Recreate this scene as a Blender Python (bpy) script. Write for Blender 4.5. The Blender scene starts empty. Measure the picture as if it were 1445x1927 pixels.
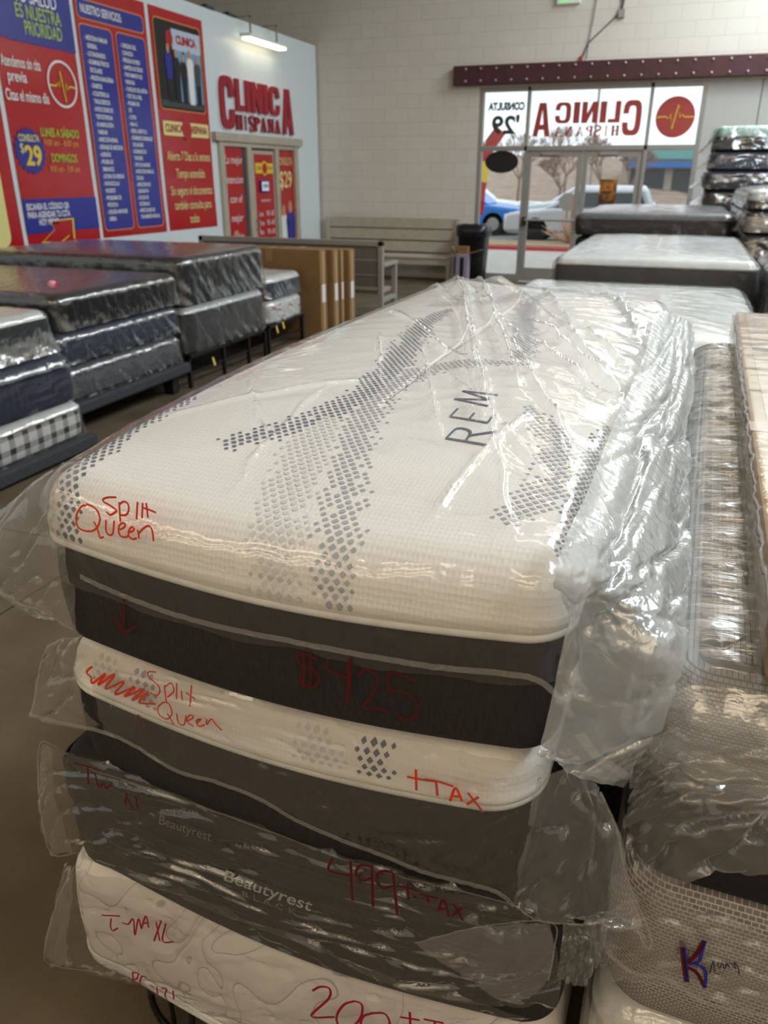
import bpy, math, random
import numpy as np
from mathutils import Matrix, Vector

# ------------------------------------------------------------------ camera, world, lights, exposure
sc = bpy.context.scene
COL = sc.collection
random.seed(7)
sc.view_settings.view_transform = 'Standard'
sc.view_settings.look = 'None'
sc.view_settings.gamma = 1.0
sc.view_settings.use_curve_mapping = False
sc.view_settings.exposure = -0.30
sc.cycles.use_denoising = True
sc.cycles.max_bounces = 10
sc.cycles.transparent_max_bounces = 32
sc.cycles.sample_clamp_indirect = 6.0
sc.cycles.caustics_reflective = False
sc.cycles.caustics_refractive = False

cd = bpy.data.cameras.new('camera')
cam = bpy.data.objects.new('camera', cd)
COL.objects.link(cam)
sc.camera = cam
cd.sensor_fit = 'VERTICAL'
cd.sensor_height = 36.0
cd.lens = 1460.0 / 1927.0 * 36.0
cd.clip_start = 0.02
cd.clip_end = 600.0
RX = (0.940743, 0.33911, 0.002599)
RY = (0.137517, -0.374463, -0.916988)
RZ = (-0.309987, 0.863007, -0.398907)
cam.matrix_world = Matrix(((RX[0], -RY[0], -RZ[0], 0.0), (RX[1], -RY[1], -RZ[1], 0.0), (RX[2], -RY[2], -RZ[2], 1.65), (0, 0, 0, 1)))
cd.dof.use_dof = True
cd.dof.focus_distance = 1.12
cd.dof.aperture_fstop = 6.6

wd = bpy.data.worlds.new('overcast_sky')
sc.world = wd
wd.use_nodes = True
wn = wd.node_tree.nodes
wn['Background'].inputs['Color'].default_value = (0.86, 0.93, 1.0, 1)
wn['Background'].inputs['Strength'].default_value = 1.9

LAMP_E = 18.0          # ceiling strip lamps, radiance
COOL_FILL_W = 270.0     # each added cool overhead fill light, watts


def area(name, loc, sx, sy, watts, col, rot=(0, 0, 0)):
    l = bpy.data.lights.new(name, 'AREA')
    l.shape = 'RECTANGLE'; l.size = sx; l.size_y = sy; l.energy = watts; l.color = col
    o = bpy.data.objects.new(name, l); COL.objects.link(o)
    o.location = loc; o.rotation_euler = rot
    return o


for k, (x, y) in enumerate([(3.4, 1.0), (2.6, 10.6), (2.6, 7.0), (4.4, 3.6), (1.8, 12.0)]):  # unseen area lights added below the closed ceiling to brighten walls and mattress tops
    area('added_cool_fill', (x, y, 6.35), 1.2, 2.4, COOL_FILL_W, (0.80, 0.91, 1.0))

# ------------------------------------------------------------------ helpers


def C(r, g, b):
    f = lambda c: (c / 255 / 12.92) if c <= 10.3 else ((c / 255 + 0.055) / 1.055) ** 2.4
    return (f(r), f(g), f(b), 1.0)


def N(nt, kind, **kw):
    n = nt.nodes.new(kind)
    for k, v in kw.items():
        if k.startswith('i_'):
            key = k[2:]
            n.inputs[int(key) if key.isdigit() else key.replace('_', ' ')].default_value = v
        else:
            setattr(n, k, v)
    return n


def newmat(name):
    m = bpy.data.materials.new(name)
    m.use_nodes = True
    nt = m.node_tree
    nt.nodes.clear()
    out = nt.nodes.new('ShaderNodeOutputMaterial')
    return m, nt, out


def mat(name, col, rough=0.6, col2=None, scale=40.0, detail=3.0, bump=0.0, bscale=None, metal=0.0, spec=0.5, stretch=(1, 1, 1), emit=None, sheen=0.0, contrast=(0.35, 0.65)):
    """Plain or two-tone noise mottled surface with optional bump."""
    m, nt, out = newmat(name)
    p = N(nt, 'ShaderNodeBsdfPrincipled', i_Roughness=rough, i_Metallic=metal)
    p.inputs['Specular IOR Level'].default_value = spec
    p.inputs['Sheen Weight'].default_value = sheen
    nt.links.new(p.outputs[0], out.inputs[0])
    p.inputs['Base Color'].default_value = col
    if emit:
        p.inputs['Emission Color'].default_value = col
        p.inputs['Emission Strength'].default_value = emit
    if col2 or bump:
        tc = N(nt, 'ShaderNodeTexCoord')
        mp = N(nt, 'ShaderNodeMapping')
        mp.inputs['Scale'].default_value = stretch
        nt.links.new(tc.outputs['Object'], mp.inputs[0])
        nz = N(nt, 'ShaderNodeTexNoise', i_Scale=scale, i_Detail=detail)
        nt.links.new(mp.outputs[0], nz.inputs['Vector'])
    if col2:
        r = N(nt, 'ShaderNodeValToRGB')
        r.color_ramp.elements[0].position, r.color_ramp.elements[1].position = contrast
        r.color_ramp.elements[0].color = col
        r.color_ramp.elements[1].color = col2
        nt.links.new(nz.outputs[0], r.inputs[0])
        nt.links.new(r.outputs[0], p.inputs['Base Color'])
    if bump:
        b = N(nt, 'ShaderNodeBump', i_Strength=bump, i_Distance=0.004)
        nb = nz
        if bscale:
            nb = N(nt, 'ShaderNodeTexNoise', i_Scale=bscale, i_Detail=2.0)
            nt.links.new(mp.outputs[0], nb.inputs['Vector'])
        nt.links.new(nb.outputs[0], b.inputs['Height'])
        nt.links.new(b.outputs[0], p.inputs['Normal'])
    return m


def film(name, haze=0.05, rough=0.09, bscale=28.0, bump=0.35, stretch=(1, 1, 1), tint=(0.97, 0.97, 0.97, 1), refl=0.07, hazecol=(0.9, 0.9, 0.9, 1)):
    """Thin clear polythene: see-through, glossy at grazing angles, faintly milky."""
    m, nt, out = newmat(name)
    tr = N(nt, 'ShaderNodeBsdfTransparent', i_Color=tint)
    gl = N(nt, 'ShaderNodeBsdfGlossy', i_Roughness=rough)
    gl.inputs['Color'].default_value = (1, 1, 1, 1)
    df = N(nt, 'ShaderNodeBsdfDiffuse', i_Color=hazecol)
    tl = N(nt, 'ShaderNodeBsdfTranslucent', i_Color=hazecol)
    hz = N(nt, 'ShaderNodeMixShader', i_0=0.45)
    nt.links.new(df.outputs[0], hz.inputs[1]); nt.links.new(tl.outputs[0], hz.inputs[2])
    lw = N(nt, 'ShaderNodeLayerWeight', i_Blend=0.5)
    pw = N(nt, 'ShaderNodeMath', operation='POWER', i_1=4.0)
    ma = N(nt, 'ShaderNodeMath', operation='MULTIPLY_ADD', i_1=0.75, i_2=refl)
    ha = N(nt, 'ShaderNodeMath', operation='MULTIPLY_ADD', i_1=0.16, i_2=haze)
    nt.links.new(lw.outputs['Facing'], pw.inputs[0])
    nt.links.new(pw.outputs[0], ma.inputs[0])
    nt.links.new(pw.outputs[0], ha.inputs[0])
    m1 = N(nt, 'ShaderNodeMixShader'); m2 = N(nt, 'ShaderNodeMixShader')
    nt.links.new(ha.outputs[0], m1.inputs[0]); nt.links.new(tr.outputs[0], m1.inputs[1]); nt.links.new(hz.outputs[0], m1.inputs[2])
    nt.links.new(ma.outputs[0], m2.inputs[0]); nt.links.new(m1.outputs[0], m2.inputs[1]); nt.links.new(gl.outputs[0], m2.inputs[2])
    nt.links.new(m2.outputs[0], out.inputs[0])
    if bump:
        tc = N(nt, 'ShaderNodeTexCoord'); mp = N(nt, 'ShaderNodeMapping')
        mp.inputs['Scale'].default_value = stretch
        nt.links.new(tc.outputs['Object'], mp.inputs[0])
        nz = N(nt, 'ShaderNodeTexNoise', i_Scale=bscale, i_Detail=3.0, i_Distortion=0.6)
        nt.links.new(mp.outputs[0], nz.inputs['Vector'])
        b = N(nt, 'ShaderNodeBump', i_Strength=bump, i_Distance=0.006)
        nt.links.new(nz.outputs[0], b.inputs['Height'])
        nt.links.new(b.outputs[0], gl.inputs['Normal'])
    return m


def emis(name, col, s):
    m, nt, out = newmat(name)
    e = N(nt, 'ShaderNodeEmission', i_Color=col, i_Strength=s)
    nt.links.new(e.outputs[0], out.inputs[0])
    return m


def glass(name):
    m, nt, out = newmat(name)
    tr = N(nt, 'ShaderNodeBsdfTransparent', i_Color=(0.96, 0.98, 0.97, 1))
    gl = N(nt, 'ShaderNodeBsdfGlossy', i_Roughness=0.02)
    lw = N(nt, 'ShaderNodeLayerWeight', i_Blend=0.5)
    pw = N(nt, 'ShaderNodeMath', operation='POWER', i_1=4.0)
    ma = N(nt, 'ShaderNodeMath', operation='MULTIPLY_ADD', i_1=0.7, i_2=0.06)
    mx = N(nt, 'ShaderNodeMixShader')
    nt.links.new(lw.outputs['Facing'], pw.inputs[0]); nt.links.new(pw.outputs[0], ma.inputs[0]); nt.links.new(ma.outputs[0], mx.inputs[0])
    nt.links.new(tr.outputs[0], mx.inputs[1]); nt.links.new(gl.outputs[0], mx.inputs[2]); nt.links.new(mx.outputs[0], out.inputs[0])
    return m


def link(o, parent=None):
    COL.objects.link(o)
    if parent is not None:
        o.parent = parent
    return o


def mk(name, V, F, mats, parent=None, smooth=False, midx=None):
    me = bpy.data.meshes.new(name)
    V = np.asarray(V, dtype=np.float32)
    if isinstance(F, np.ndarray):
        nf, k = F.shape
        me.vertices.add(len(V)); me.vertices.foreach_set('co', V.ravel())
        me.loops.add(nf * k); me.loops.foreach_set('vertex_index', F.astype(np.int32).ravel())
        me.polygons.add(nf)
        me.polygons.foreach_set('loop_start', np.arange(0, nf * k, k, dtype=np.int32))
        me.update(calc_edges=True)
    else:
        me.from_pydata(V.tolist(), [], F)
    if not isinstance(mats, (list, tuple)):
        mats = [mats]
    for m in mats:
        me.materials.append(m)
    n = len(me.polygons)
    if midx is not None:
        me.polygons.foreach_set('material_index', np.asarray(midx, dtype=np.int32))
    me.polygons.foreach_set('use_smooth', np.full(n, bool(smooth)))
    me.validate()
    me.update()
    return link(bpy.data.objects.new(name, me), parent)


def tag(o, label, cat, group=None, kind=None):
    o['label'] = label; o['category'] = cat
    if group: o['group'] = group
    if kind: o['kind'] = kind
    return o


def thing(name, label, cat, loc=(0, 0, 0), rz=0.0, group=None):
    o = bpy.data.objects.new(name, None); COL.objects.link(o)
    o.empty_display_size = 0.1
    o.location = loc; o.rotation_euler = (0, 0, rz)
    return tag(o, label, cat, group)


class MB:
    """Collects boxes, tubes, prisms into one mesh."""
    def __init__(s): s.V = []; s.F = []; s.M = []
    def add(s, V, F, m=0):
        b = len(s.V); s.V += [tuple(v) for v in V]; s.F += [tuple(b + i for i in f) for f in F]; s.M += [m] * len(F)
        return s
    def box(s, x0, x1, y0, y1, z0, z1, m=0):
        V = [(x, y, z) for z in (z0, z1) for y in (y0, y1) for x in (x0, x1)]
        return s.add(V, [(0, 2, 3, 1), (4, 5, 7, 6), (0, 1, 5, 4), (2, 6, 7, 3), (0, 4, 6, 2), (1, 3, 7, 5)], m)
    def tube(s, pts, r, n=8, m=0, closed=False):
        P = [Vector(p) for p in pts]; K = len(P); V = []; up = Vector((0.13, 0.21, 0.97))
        for i, p in enumerate(P):
            a = P[(i - 1) % K] if (closed or i) else p; b = P[(i + 1) % K] if (closed or i < K - 1) else p
            t = (b - a).normalized(); u = t.cross(up)
            if u.length < 1e-4: u = t.cross(Vector((1, 0, 0)))
            u.normalize(); w = t.cross(u)
            rr = r[i] if isinstance(r, (list, tuple)) else r
            V += [p + (u * math.cos(2 * math.pi * k / n) + w * math.sin(2 * math.pi * k / n)) * rr for k in range(n)]
        F = []
        for i in range(K if closed else K - 1):
            j = (i + 1) % K
            F += [(i * n + k, i * n + (k + 1) % n, j * n + (k + 1) % n, j * n + k) for k in range(n)]
        if not closed: F += [tuple(range(n))[::-1], tuple((K - 1) * n + k for k in range(n))]
        return s.add(V, F, m)
    def prism(s, poly, axis, a, b, m=0):
        """Extrude a 2D polygon along an axis ('x','y','z')."""
        f = {'x': lambda p, t: (t, p[0], p[1]), 'y': lambda p, t: (p[0], t, p[1]), 'z': lambda p, t: (p[0], p[1], t)}[axis]
        n = len(poly)
        V = [f(p, a) for p in poly] + [f(p, b) for p in poly]
        F = [tuple(range(n))[::-1], tuple(range(n, 2 * n))] + [(i, (i + 1) % n, n + (i + 1) % n, n + i) for i in range(n)]
        return s.add(V, F, m)
    def build(s, name, mats, parent=None, smooth=False, bevel=0.0, seg=2):
        o = mk(name, np.array(s.V), s.F, mats, parent, smooth, s.M)
        if bevel:
            b = o.modifiers.new('bevel', 'BEVEL'); b.width = bevel; b.segments = seg; b.limit_method = 'ANGLE'
        return o


def struct(o, label=None):
    o['kind'] = 'structure'
    if label: o['label'] = label
    return o


# --- numpy noise
def _grad(ix, iy, s):
    h = np.sin(ix * 127.1 + iy * 311.7 + s * 74.7) * 43758.5453
    a = (h - np.floor(h)) * 2 * np.pi
    return np.cos(a), np.sin(a)


def perlin(x, y, s=0):
    x = np.asarray(x, float); y = np.asarray(y, float)
    ix, iy = np.floor(x), np.floor(y); fx, fy = x - ix, y - iy
    u = fx * fx * fx * (fx * (fx * 6 - 15) + 10); v = fy * fy * fy * (fy * (fy * 6 - 15) + 10)
    r = []
    for dx, dy in ((0, 0), (1, 0), (0, 1), (1, 1)):
        gx, gy = _grad(ix + dx, iy + dy, s); r.append(gx * (fx - dx) + gy * (fy - dy))
    return (r[0] * (1 - u) + r[1] * u) * (1 - v) + (r[2] * (1 - u) + r[3] * u) * v


def ridge(x, y, s=0, octv=3):
    """Sharp creases, 0..1."""
    wx = perlin(x * .5, y * .5, s + 11) * .9; wy = perlin(x * .5 + 7, y * .5, s + 12) * .9
    t = 0; a = 1.0; tot = 0
    for k in range(octv):
        t = t + a * (1 - np.abs(perlin((x + wx) * 2 ** k, (y + wy) * 2 ** k, s + k)) * 2.0) ** 2
        tot += a; a *= .5
    return t / tot


# --- lofted mattress shapes
def ring(w, l, rc, i, nx, ny, nc):
    x0, x1, y0, y1 = i, w - i, i, l - i
    r = max(rc - i, 0.004)
    r = min(r, (x1 - x0) / 2 - 1e-4, (y1 - y0) / 2 - 1e-4)
    P = []; Nn = []
    def side(ax, ay, bx, by, n, nx_, ny_):
        for k in range(n):
            t = k / n
            P.append((ax + (bx - ax) * t, ay + (by - ay) * t)); Nn.append((nx_, ny_))
    def arc(cx, cy, a0):
        for k in range(nc):
            a = a0 + math.pi / 2 * k / nc
            P.append((cx + r * math.cos(a), cy + r * math.sin(a))); Nn.append((math.cos(a), math.sin(a)))
    side(x0 + r, y0, x1 - r, y0, nx, 0, -1); arc(x1 - r, y0 + r, -math.pi / 2)
    side(x1, y0 + r, x1, y1 - r, ny, 1, 0); arc(x1 - r, y1 - r, 0)
    side(x1 - r, y1, x0 + r, y1, nx, 0, 1); arc(x0 + r, y1 - r, math.pi / 2)
    side(x0, y1 - r, x0, y0 + r, ny, -1, 0); arc(x0 + r, y0 + r, math.pi)
    return np.array(P), np.array(Nn)


def loft(prof, w, l, rc, nx=12, ny=24, nc=6, cap0=False, cap1=False):
    """prof: list of (inset, z). Returns V (k,n,3), normals (k,n,2), faces."""
    R = [ring(w, l, rc, i, nx, ny, nc) for i, z in prof]
    k, n = len(prof), len(R[0][0])
    V = np.zeros((k, n, 3))
    for a, ((P, _), (i, z)) in enumerate(zip(R, prof)):
        V[a, :, :2] = P; V[a, :, 2] = z
    NN = np.stack([r[1] for r in R])
    a = np.arange(k - 1)[:, None] * n; b = np.arange(n)[None, :]; c = (b + 1) % n
    F = np.stack([a + b, a + c, a + n + c, a + n + b], -1).reshape(-1, 4)
    return V, NN, F


def top_prof(zb, t, r, half, steps, bulge=0.0):
    P = [(-bulge * math.sin(math.pi * q), zb + (t - r - zb) * q) for q in np.linspace(0, 1, 5)[:-1]]
    P += [(r - r * math.cos(a), t - r + r * math.sin(a)) for a in np.linspace(0, math.pi / 2, 9)]
    P += [(float(i), t) for i in np.linspace(r, half - 0.003, steps)[1:]]
    return P


def crown(V, w, l, t, r, h):
    x = np.clip((V[..., 0] - r) / (w - 2 * r), 0, 1); y = np.clip((V[..., 1] - r) / (l - 2 * r), 0, 1)
    s = np.clip((V[..., 2] - (t - r)) / r, 0, 1)
    V[..., 2] += h * s * (1 - (2 * x - 1) ** 4) * (1 - (2 * y - 1) ** 6)
    return V


def mattress(parent, w, l, t, band, cover, panel, rc=.06, r=.055, pipe=None, nx=10, ny=18, nc=6, steps=6, deform=None, crown_h=.02, bulge=.006, off=(0, 0)):
    """Cover (top) + side panel + piping as parts of one mattress."""
    half = min(w, l) / 2
    V, _, F = loft(top_prof(band, t, r, half, steps, bulge), w, l, rc, nx, ny, nc)
    n = V.shape[1]
    V = crown(V, w, l, t, r, crown_h)
    Vs = V.reshape(-1, 3); Fl = F.tolist() + [list(range(len(Vs) - n, len(Vs)))]
    sp = [(0.05, 0.0), (0.02, 0.002), (0.007, 0.010), (0.003, .02)] + [(0.003 - bulge * math.sin(math.pi * q), .02 + (band - .02) * q) for q in np.linspace(0, 1, 6)[1:]]
    S, _, G = loft(sp, w, l, rc, nx, ny, nc)
    Ss = S.reshape(-1, 3); Gl = [list(range(n))[::-1]] + G.tolist()
    o = np.array([off[0], off[1], 0.0])
    if deform: Vs = deform(Vs + o) - o; Ss = deform(Ss + o) - o
    c = mk('cover', Vs + o, Fl, cover, parent, True)
    s = mk('side_panel', Ss + o, Gl, panel, parent, True)
    if pipe:
        pp = [(.002 + .004 * math.cos(a), band + .004 * math.sin(a)) for a in np.linspace(math.pi * .5, math.pi * 1.5, 6)]
        Q, _, K = loft([(.004 * (1 - math.sin(a)) - .006, band + .005 * math.cos(a)) for a in np.linspace(0, math.pi, 6)], w, l, rc, nx, ny, nc)
        Qs = Q.reshape(-1, 3)
        if deform: Qs = deform(Qs + o) - o
        mk('piping', Qs + o, K, pipe, parent, True)
    return c


def bag_geo(w, l, t, z0=.01, rc=.07, r=.065, o=.008, top=.005, amp=.008, amp_top=.004, fs=14., fz=5., shear=.5, ft=(6., 9.), seed=1, nx=60, ny=120, nc=10, nside=14, steps=30, creases=(), deform=None, flare=0.0, right_boost=0.0, off=(0, 0), crown_h=.02, topo=3):
    """Loose clear bag around a mattress: creased, slightly ballooning."""
    half = min(w, l) / 2
    prof = []; ang = []
    for q in np.linspace(0, 1, nside)[:-1]:
        prof.append((-o - flare * (1 - q) ** 2, z0 + (t + top - r - z0) * q)); ang.append(0.0)
    for a in np.linspace(0, math.pi / 2, 9):
        prof.append((-o + (r + o) * (1 - math.cos(a)), t + top - r + r * math.sin(a))); ang.append(a)
    for i in np.linspace(r, half - .003, steps)[1:]:
        prof.append((float(i), t + top)); ang.append(math.pi / 2)
    V, NN, F = loft(prof, w, l, rc, nx, ny, nc)
    k, n, _ = V.shape
    V = crown(V, w, l, t + top, r, crown_h)
    d = np.linalg.norm(np.diff(V[0], axis=0, append=V[0][:1]), axis=1); s = np.cumsum(d)[None, :]
    a = np.array(ang)[:, None]
    ds = amp * ridge(s * fs + shear * V[..., 2] * fs, V[..., 2] * fz, seed)
    x, y = V[..., 0], V[..., 1]
    at = amp_top * (1 + right_boost * np.clip((x / w - .45) / .4, 0, 1.3))
    dt = at * ridge(x * ft[0] + y * ft[1] * .4, y * ft[1] - x * 2, seed + 5, topo)
    for (ax, ay, bx, by, h, wd) in creases:
        ex, ey = bx - ax, by - ay; L2 = ex * ex + ey * ey
        q = ((x - ax) * ex + (y - ay) * ey) / L2
        wob = .012 * perlin(q * 5 + ax * 9, ay * 7 + q, 3)
        dd = ((x - ax) * -ey + (y - ay) * ex) / math.sqrt(L2) + wob
        tp = np.clip(np.minimum(q + .05, 1.05 - q) * 5, 0, 1)
        dt = dt + 1.5 * h * np.exp(-np.abs(dd / (wd * .8)) ** 1.2) * tp
    ca, sa = np.cos(a), np.sin(a)
    V[..., 0] += NN[..., 0] * ds * ca; V[..., 1] += NN[..., 1] * ds * ca
    V[..., 2] += dt * sa
    V[0, :, 2] += .012 * perlin(s[0] * 9, 0 * s[0], seed + 9)
    V = V.reshape(-1, 3)
    V[:, 0] += off[0]; V[:, 1] += off[1]
    if deform: V = deform(V)
    return V, F


def spline(P, n):
    """Catmull-Rom through the rows of P (k, ...), n samples."""
    P = np.asarray(P, float); k = len(P)
    E = np.concatenate([(2 * P[0] - P[1])[None], P, (2 * P[-1] - P[-2])[None]])
    t = np.linspace(0, k - 1 - 1e-6, n); i = np.floor(t).astype(int); f = (t - i)
    f = f.reshape((-1,) + (1,) * (P.ndim - 1))
    a, b, c, d = E[i], E[i + 1], E[i + 2], E[i + 3]
    return .5 * (2 * b + (c - a) * f + (2 * a - 5 * b + 4 * c - d) * f ** 2 + (3 * b - a - 3 * c + d) * f ** 3)


def patch_geo(grid, nu, nv, amp=.006, fu=5., fv=5., seed=1, base=(0, 0, 0), octv=3):
    G = spline(np.array(grid), nv)
    G = spline(G.transpose(1, 0, 2), nu).transpose(1, 0, 2)
    du = np.gradient(G, axis=1); dv = np.gradient(G, axis=0)
    nn = np.cross(du, dv); nn /= np.linalg.norm(nn, axis=2, keepdims=True) + 1e-9
    U, Vv = np.meshgrid(np.linspace(0, 1, nu), np.linspace(0, 1, nv))
    a_, b_ = U * fu + Vv * fv * .5, Vv * fv
    d = amp * (1.1 * ridge(a_ * 1.3, b_ * 1.3, seed, octv) ** 3 + .7 * np.abs(perlin(a_ * .8 + 3, b_ * .8, seed + 20)) + .5 * np.abs(perlin(a_ * 2.1, b_ * 2.1 - a_, seed + 21)) - .45)
    G = G + nn * d[..., None]
    G[..., 2] += .25 * amp * perlin(U * 9, Vv * 9, seed + 3)
    V = G.reshape(-1, 3) - np.array(base)
    i = np.arange(nv - 1)[:, None] * nu + np.arange(nu - 1)[None, :]
    F = np.stack([i, i + 1, i + nu + 1, i + nu], -1).reshape(-1, 4)
    return V, F


def join(parts):
    V = []; F = []; b = 0
    for v, f in parts:
        V.append(v); F.append(f + b); b += len(v)
    return np.concatenate(V), np.concatenate(F)


def ribbon(pts, w, sub=6, base=(0, 0, 0), wave=0.0, seed=0):
    P = np.array(pts, float)
    P = spline(P, max(2, (len(P) - 1) * sub + 1)) if len(P) > 2 else P
    P = P - np.array(base)
    t = np.gradient(P, axis=0); nrm = np.stack([-t[:, 2], 0 * t[:, 0], t[:, 0]], 1)
    nrm /= np.linalg.norm(nrm, axis=1, keepdims=True) + 1e-9
    if wave:
        s = np.arange(len(P)); P = P + np.stack([0 * s, wave * perlin(s * .35, 0 * s, seed), wave * perlin(s * .5, 0 * s + 4, seed)], 1)
    A = P + nrm * w / 2; B = P - nrm * w / 2
    n = len(P); V = np.concatenate([A, B]); i = np.arange(n - 1)
    return V, np.stack([i, n + i, n + i + 1, i + 1], -1)


def text(body, size, m, parent, loc, rot, width=None, align='CENTER', bold=0.0, shear=0.0, spacing=1.0, line=1.0, name='lettering', extrude=0.0, height=None):
    cu = bpy.data.curves.new(name, 'FONT')
    cu.body = body; cu.size = size; cu.align_x = align; cu.align_y = 'CENTER'
    cu.offset = bold; cu.shear = shear; cu.space_character = spacing; cu.space_line = line; cu.extrude = extrude
    cu.resolution_u = 4
    cu.materials.append(m)
    return to_mesh(cu, name, parent, loc, rot, width, height)


def to_mesh(cu, name, parent, loc, rot, width=None, height=None):
    """A curve or text block as one plain mesh object, squeezed to a width if given."""
    tmp = bpy.data.objects.new('tmp', cu); COL.objects.link(tmp)
    bpy.context.view_layer.update()
    me = bpy.data.meshes.new_from_object(tmp.evaluated_get(bpy.context.evaluated_depsgraph_get()))
    me.name = name
    bpy.data.objects.remove(tmp); bpy.data.curves.remove(cu)
    co = np.empty(len(me.vertices) * 3, dtype=np.float32); me.vertices.foreach_get('co', co); co = co.reshape(-1, 3)
    if len(co):
        d = co.max(0) - co.min(0)
        if width: co[:, 0] *= width / max(d[0], 1e-4)
        if height: co[:, 1] *= height / max(d[1], 1e-4)
        me.vertices.foreach_set('co', co.ravel()); me.update()
    o = link(bpy.data.objects.new(name, me), parent)
    o.location = loc; o.rotation_euler = rot
    return o


ON_LEFT = (math.pi / 2, 0, math.pi / 2)      # reads on the left wall, facing the room
ON_BACK = (math.pi / 2, 0, 0)                # reads on a face that looks towards the camera

# ------------------------------------------------------------------ materials
M = {}
M['red'] = mat('vinyl_red', C(182, 28, 34), .2)
M['blue'] = mat('vinyl_blue', C(44, 50, 150), .22)
M['white'] = mat('white_print', C(240, 240, 238), .35)
M['lime'] = mat('lime_print', C(178, 205, 62), .4)
M['yellow'] = mat('yellow_print', C(236, 205, 60), .4)
M['orange_line'] = mat('orange_print', C(226, 140, 70), .4)
M['cream'] = mat('cream_print', C(236, 226, 150), .4)
M['dark_red'] = mat('dark_red_paint', C(160, 24, 44), .35)
M['grey_print'] = mat('grey_print', C(66, 70, 76), .5)
M['sign_red'] = mat('window_vinyl_red', C(165, 62, 55), .5)
M['sign_dark'] = mat('window_vinyl_dark', C(58, 62, 62), .5)
M['alu'] = mat('grey_aluminium', C(150, 148, 142), .4, metal=.25)
M['beige_paint'] = mat('beige_painted_wood', C(186, 178, 160), .55, C(176, 168, 150), 9, bump=.05)
M['grey_paint'] = mat('grey_beige_painted_wood', C(150, 146, 136), .55)
M['maroon'] = mat('maroon_steel', C(76, 36, 40), .45, C(66, 32, 36), 3)
M['bolt'] = mat('steel_bolt', C(170, 165, 165), .35, metal=.6)
M['card'] = mat('cardboard', C(142, 110, 68), .8, C(132, 100, 60), 6, bump=.05)
M['card_edge'] = mat('cardboard_edge', C(196, 164, 122), .85)
M['card_pale'] = mat('pale_cardboard', C(178, 148, 106), .75, C(168, 138, 98), 5)
M['tape'] = mat('brown_packing_tape', C(160, 122, 78), .3)
M['label'] = mat('paper_label', C(226, 224, 220), .6)
M['black_metal'] = mat('black_metal', C(22, 22, 24), .4)
M['black_plastic'] = mat('black_plastic', C(16, 17, 20), .45)
M['rubber'] = mat('black_rubber', C(12, 12, 12), .6)
M['tag_yellow'] = mat('yellow_tag', C(228, 205, 100), .6)
M['pink'] = mat('pink_toy', C(235, 120, 140), .5, C(245, 190, 200), 60)
M['knit'] = None
M['ink_o'] = mat('orange_marker', C(232, 66, 26), .4)
M['ink_r'] = mat('dark_red_marker', C(88, 6, 20), .4)
M['ink_p'] = mat('crimson_marker', C(158, 14, 52), .4)
M['ink_b'] = mat('blue_marker', C(40, 44, 150), .4)
M['ink_n'] = mat('black_pen', C(20, 20, 24), .4)
M['heather'] = mat('charcoal_heather_fabric', C(33, 31, 31), .85, C(44, 41, 40), 260, stretch=(1, 1, .18), bump=.12)
M['charcoal'] = mat('charcoal_fabric', C(30, 29, 30), .85, C(39, 38, 38), 200, bump=.1)
M['black_fabric'] = mat('black_fabric', C(20, 20, 22), .8, C(27, 27, 29), 120, bump=.1)
M['black_wrap'] = mat('black_wrap', C(30, 29, 32), .3, bump=.3, bscale=16)
M['navy'] = mat('navy_fabric', C(38, 42, 66), .8, C(46, 50, 76), 90, bump=.1)
M['slate'] = mat('slate_blue_fabric', C(60, 64, 84), .8, C(50, 54, 72), 60, bump=.1)
M['grey_fab'] = mat('grey_fabric', C(96, 97, 102), .85, C(78, 79, 84), 60, bump=.15)
M['dark_grey_fab'] = mat('dark_grey_fabric', C(58, 60, 64), .85, C(48, 50, 54), 80, bump=.15)
M['white_fab'] = mat('white_fabric', C(226, 226, 222), .85, C(214, 214, 210), 30, bump=.2)
M['pale_fab'] = mat('pale_grey_fabric', C(205, 208, 206), .85, C(190, 193, 192), 14, bump=.3, bscale=18)
M['brown_fab'] = mat('dark_brown_fabric', C(30, 25, 24), .6, C(23, 20, 19), 20, bump=.15)
M['teal_fab'] = mat('pale_teal_fabric', C(168, 206, 198), .85)
M['beige_fab'] = mat('beige_fabric', C(176, 168, 156), .85, C(166, 158, 146), 30)
M['gold_fab'] = mat('golden_fabric', C(176, 158, 96), .8, C(150, 134, 84), 12)
M['white_wood'] = mat('light_floor', C(180, 175, 165), .7)


def knit_mat():
    m, nt, out = newmat('white_knit_fabric')
    p = N(nt, 'ShaderNodeBsdfPrincipled', i_Roughness=.85)
    p.inputs['Base Color'].default_value = C(236, 232, 225)
    tc = N(nt, 'ShaderNodeTexCoord'); mp = N(nt, 'ShaderNodeMapping')
    mp.inputs['Scale'].default_value = (150, 105, 120)
    nt.links.new(tc.outputs['Object'], mp.inputs[0])
    v = N(nt, 'ShaderNodeTexVoronoi', i_Scale=1.0, i_Randomness=.25)
    nt.links.new(mp.outputs[0], v.inputs['Vector'])
    b = N(nt, 'ShaderNodeBump', i_Strength=.45, i_Distance=.002); b.invert = False
    nt.links.new(v.outputs['Distance'], b.inputs['Height'])
    nt.links.new(b.outputs[0], p.inputs['Normal'])
    nt.links.new(p.outputs[0], out.inputs[0])
    return m


M['knit'] = knit_mat()


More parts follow.
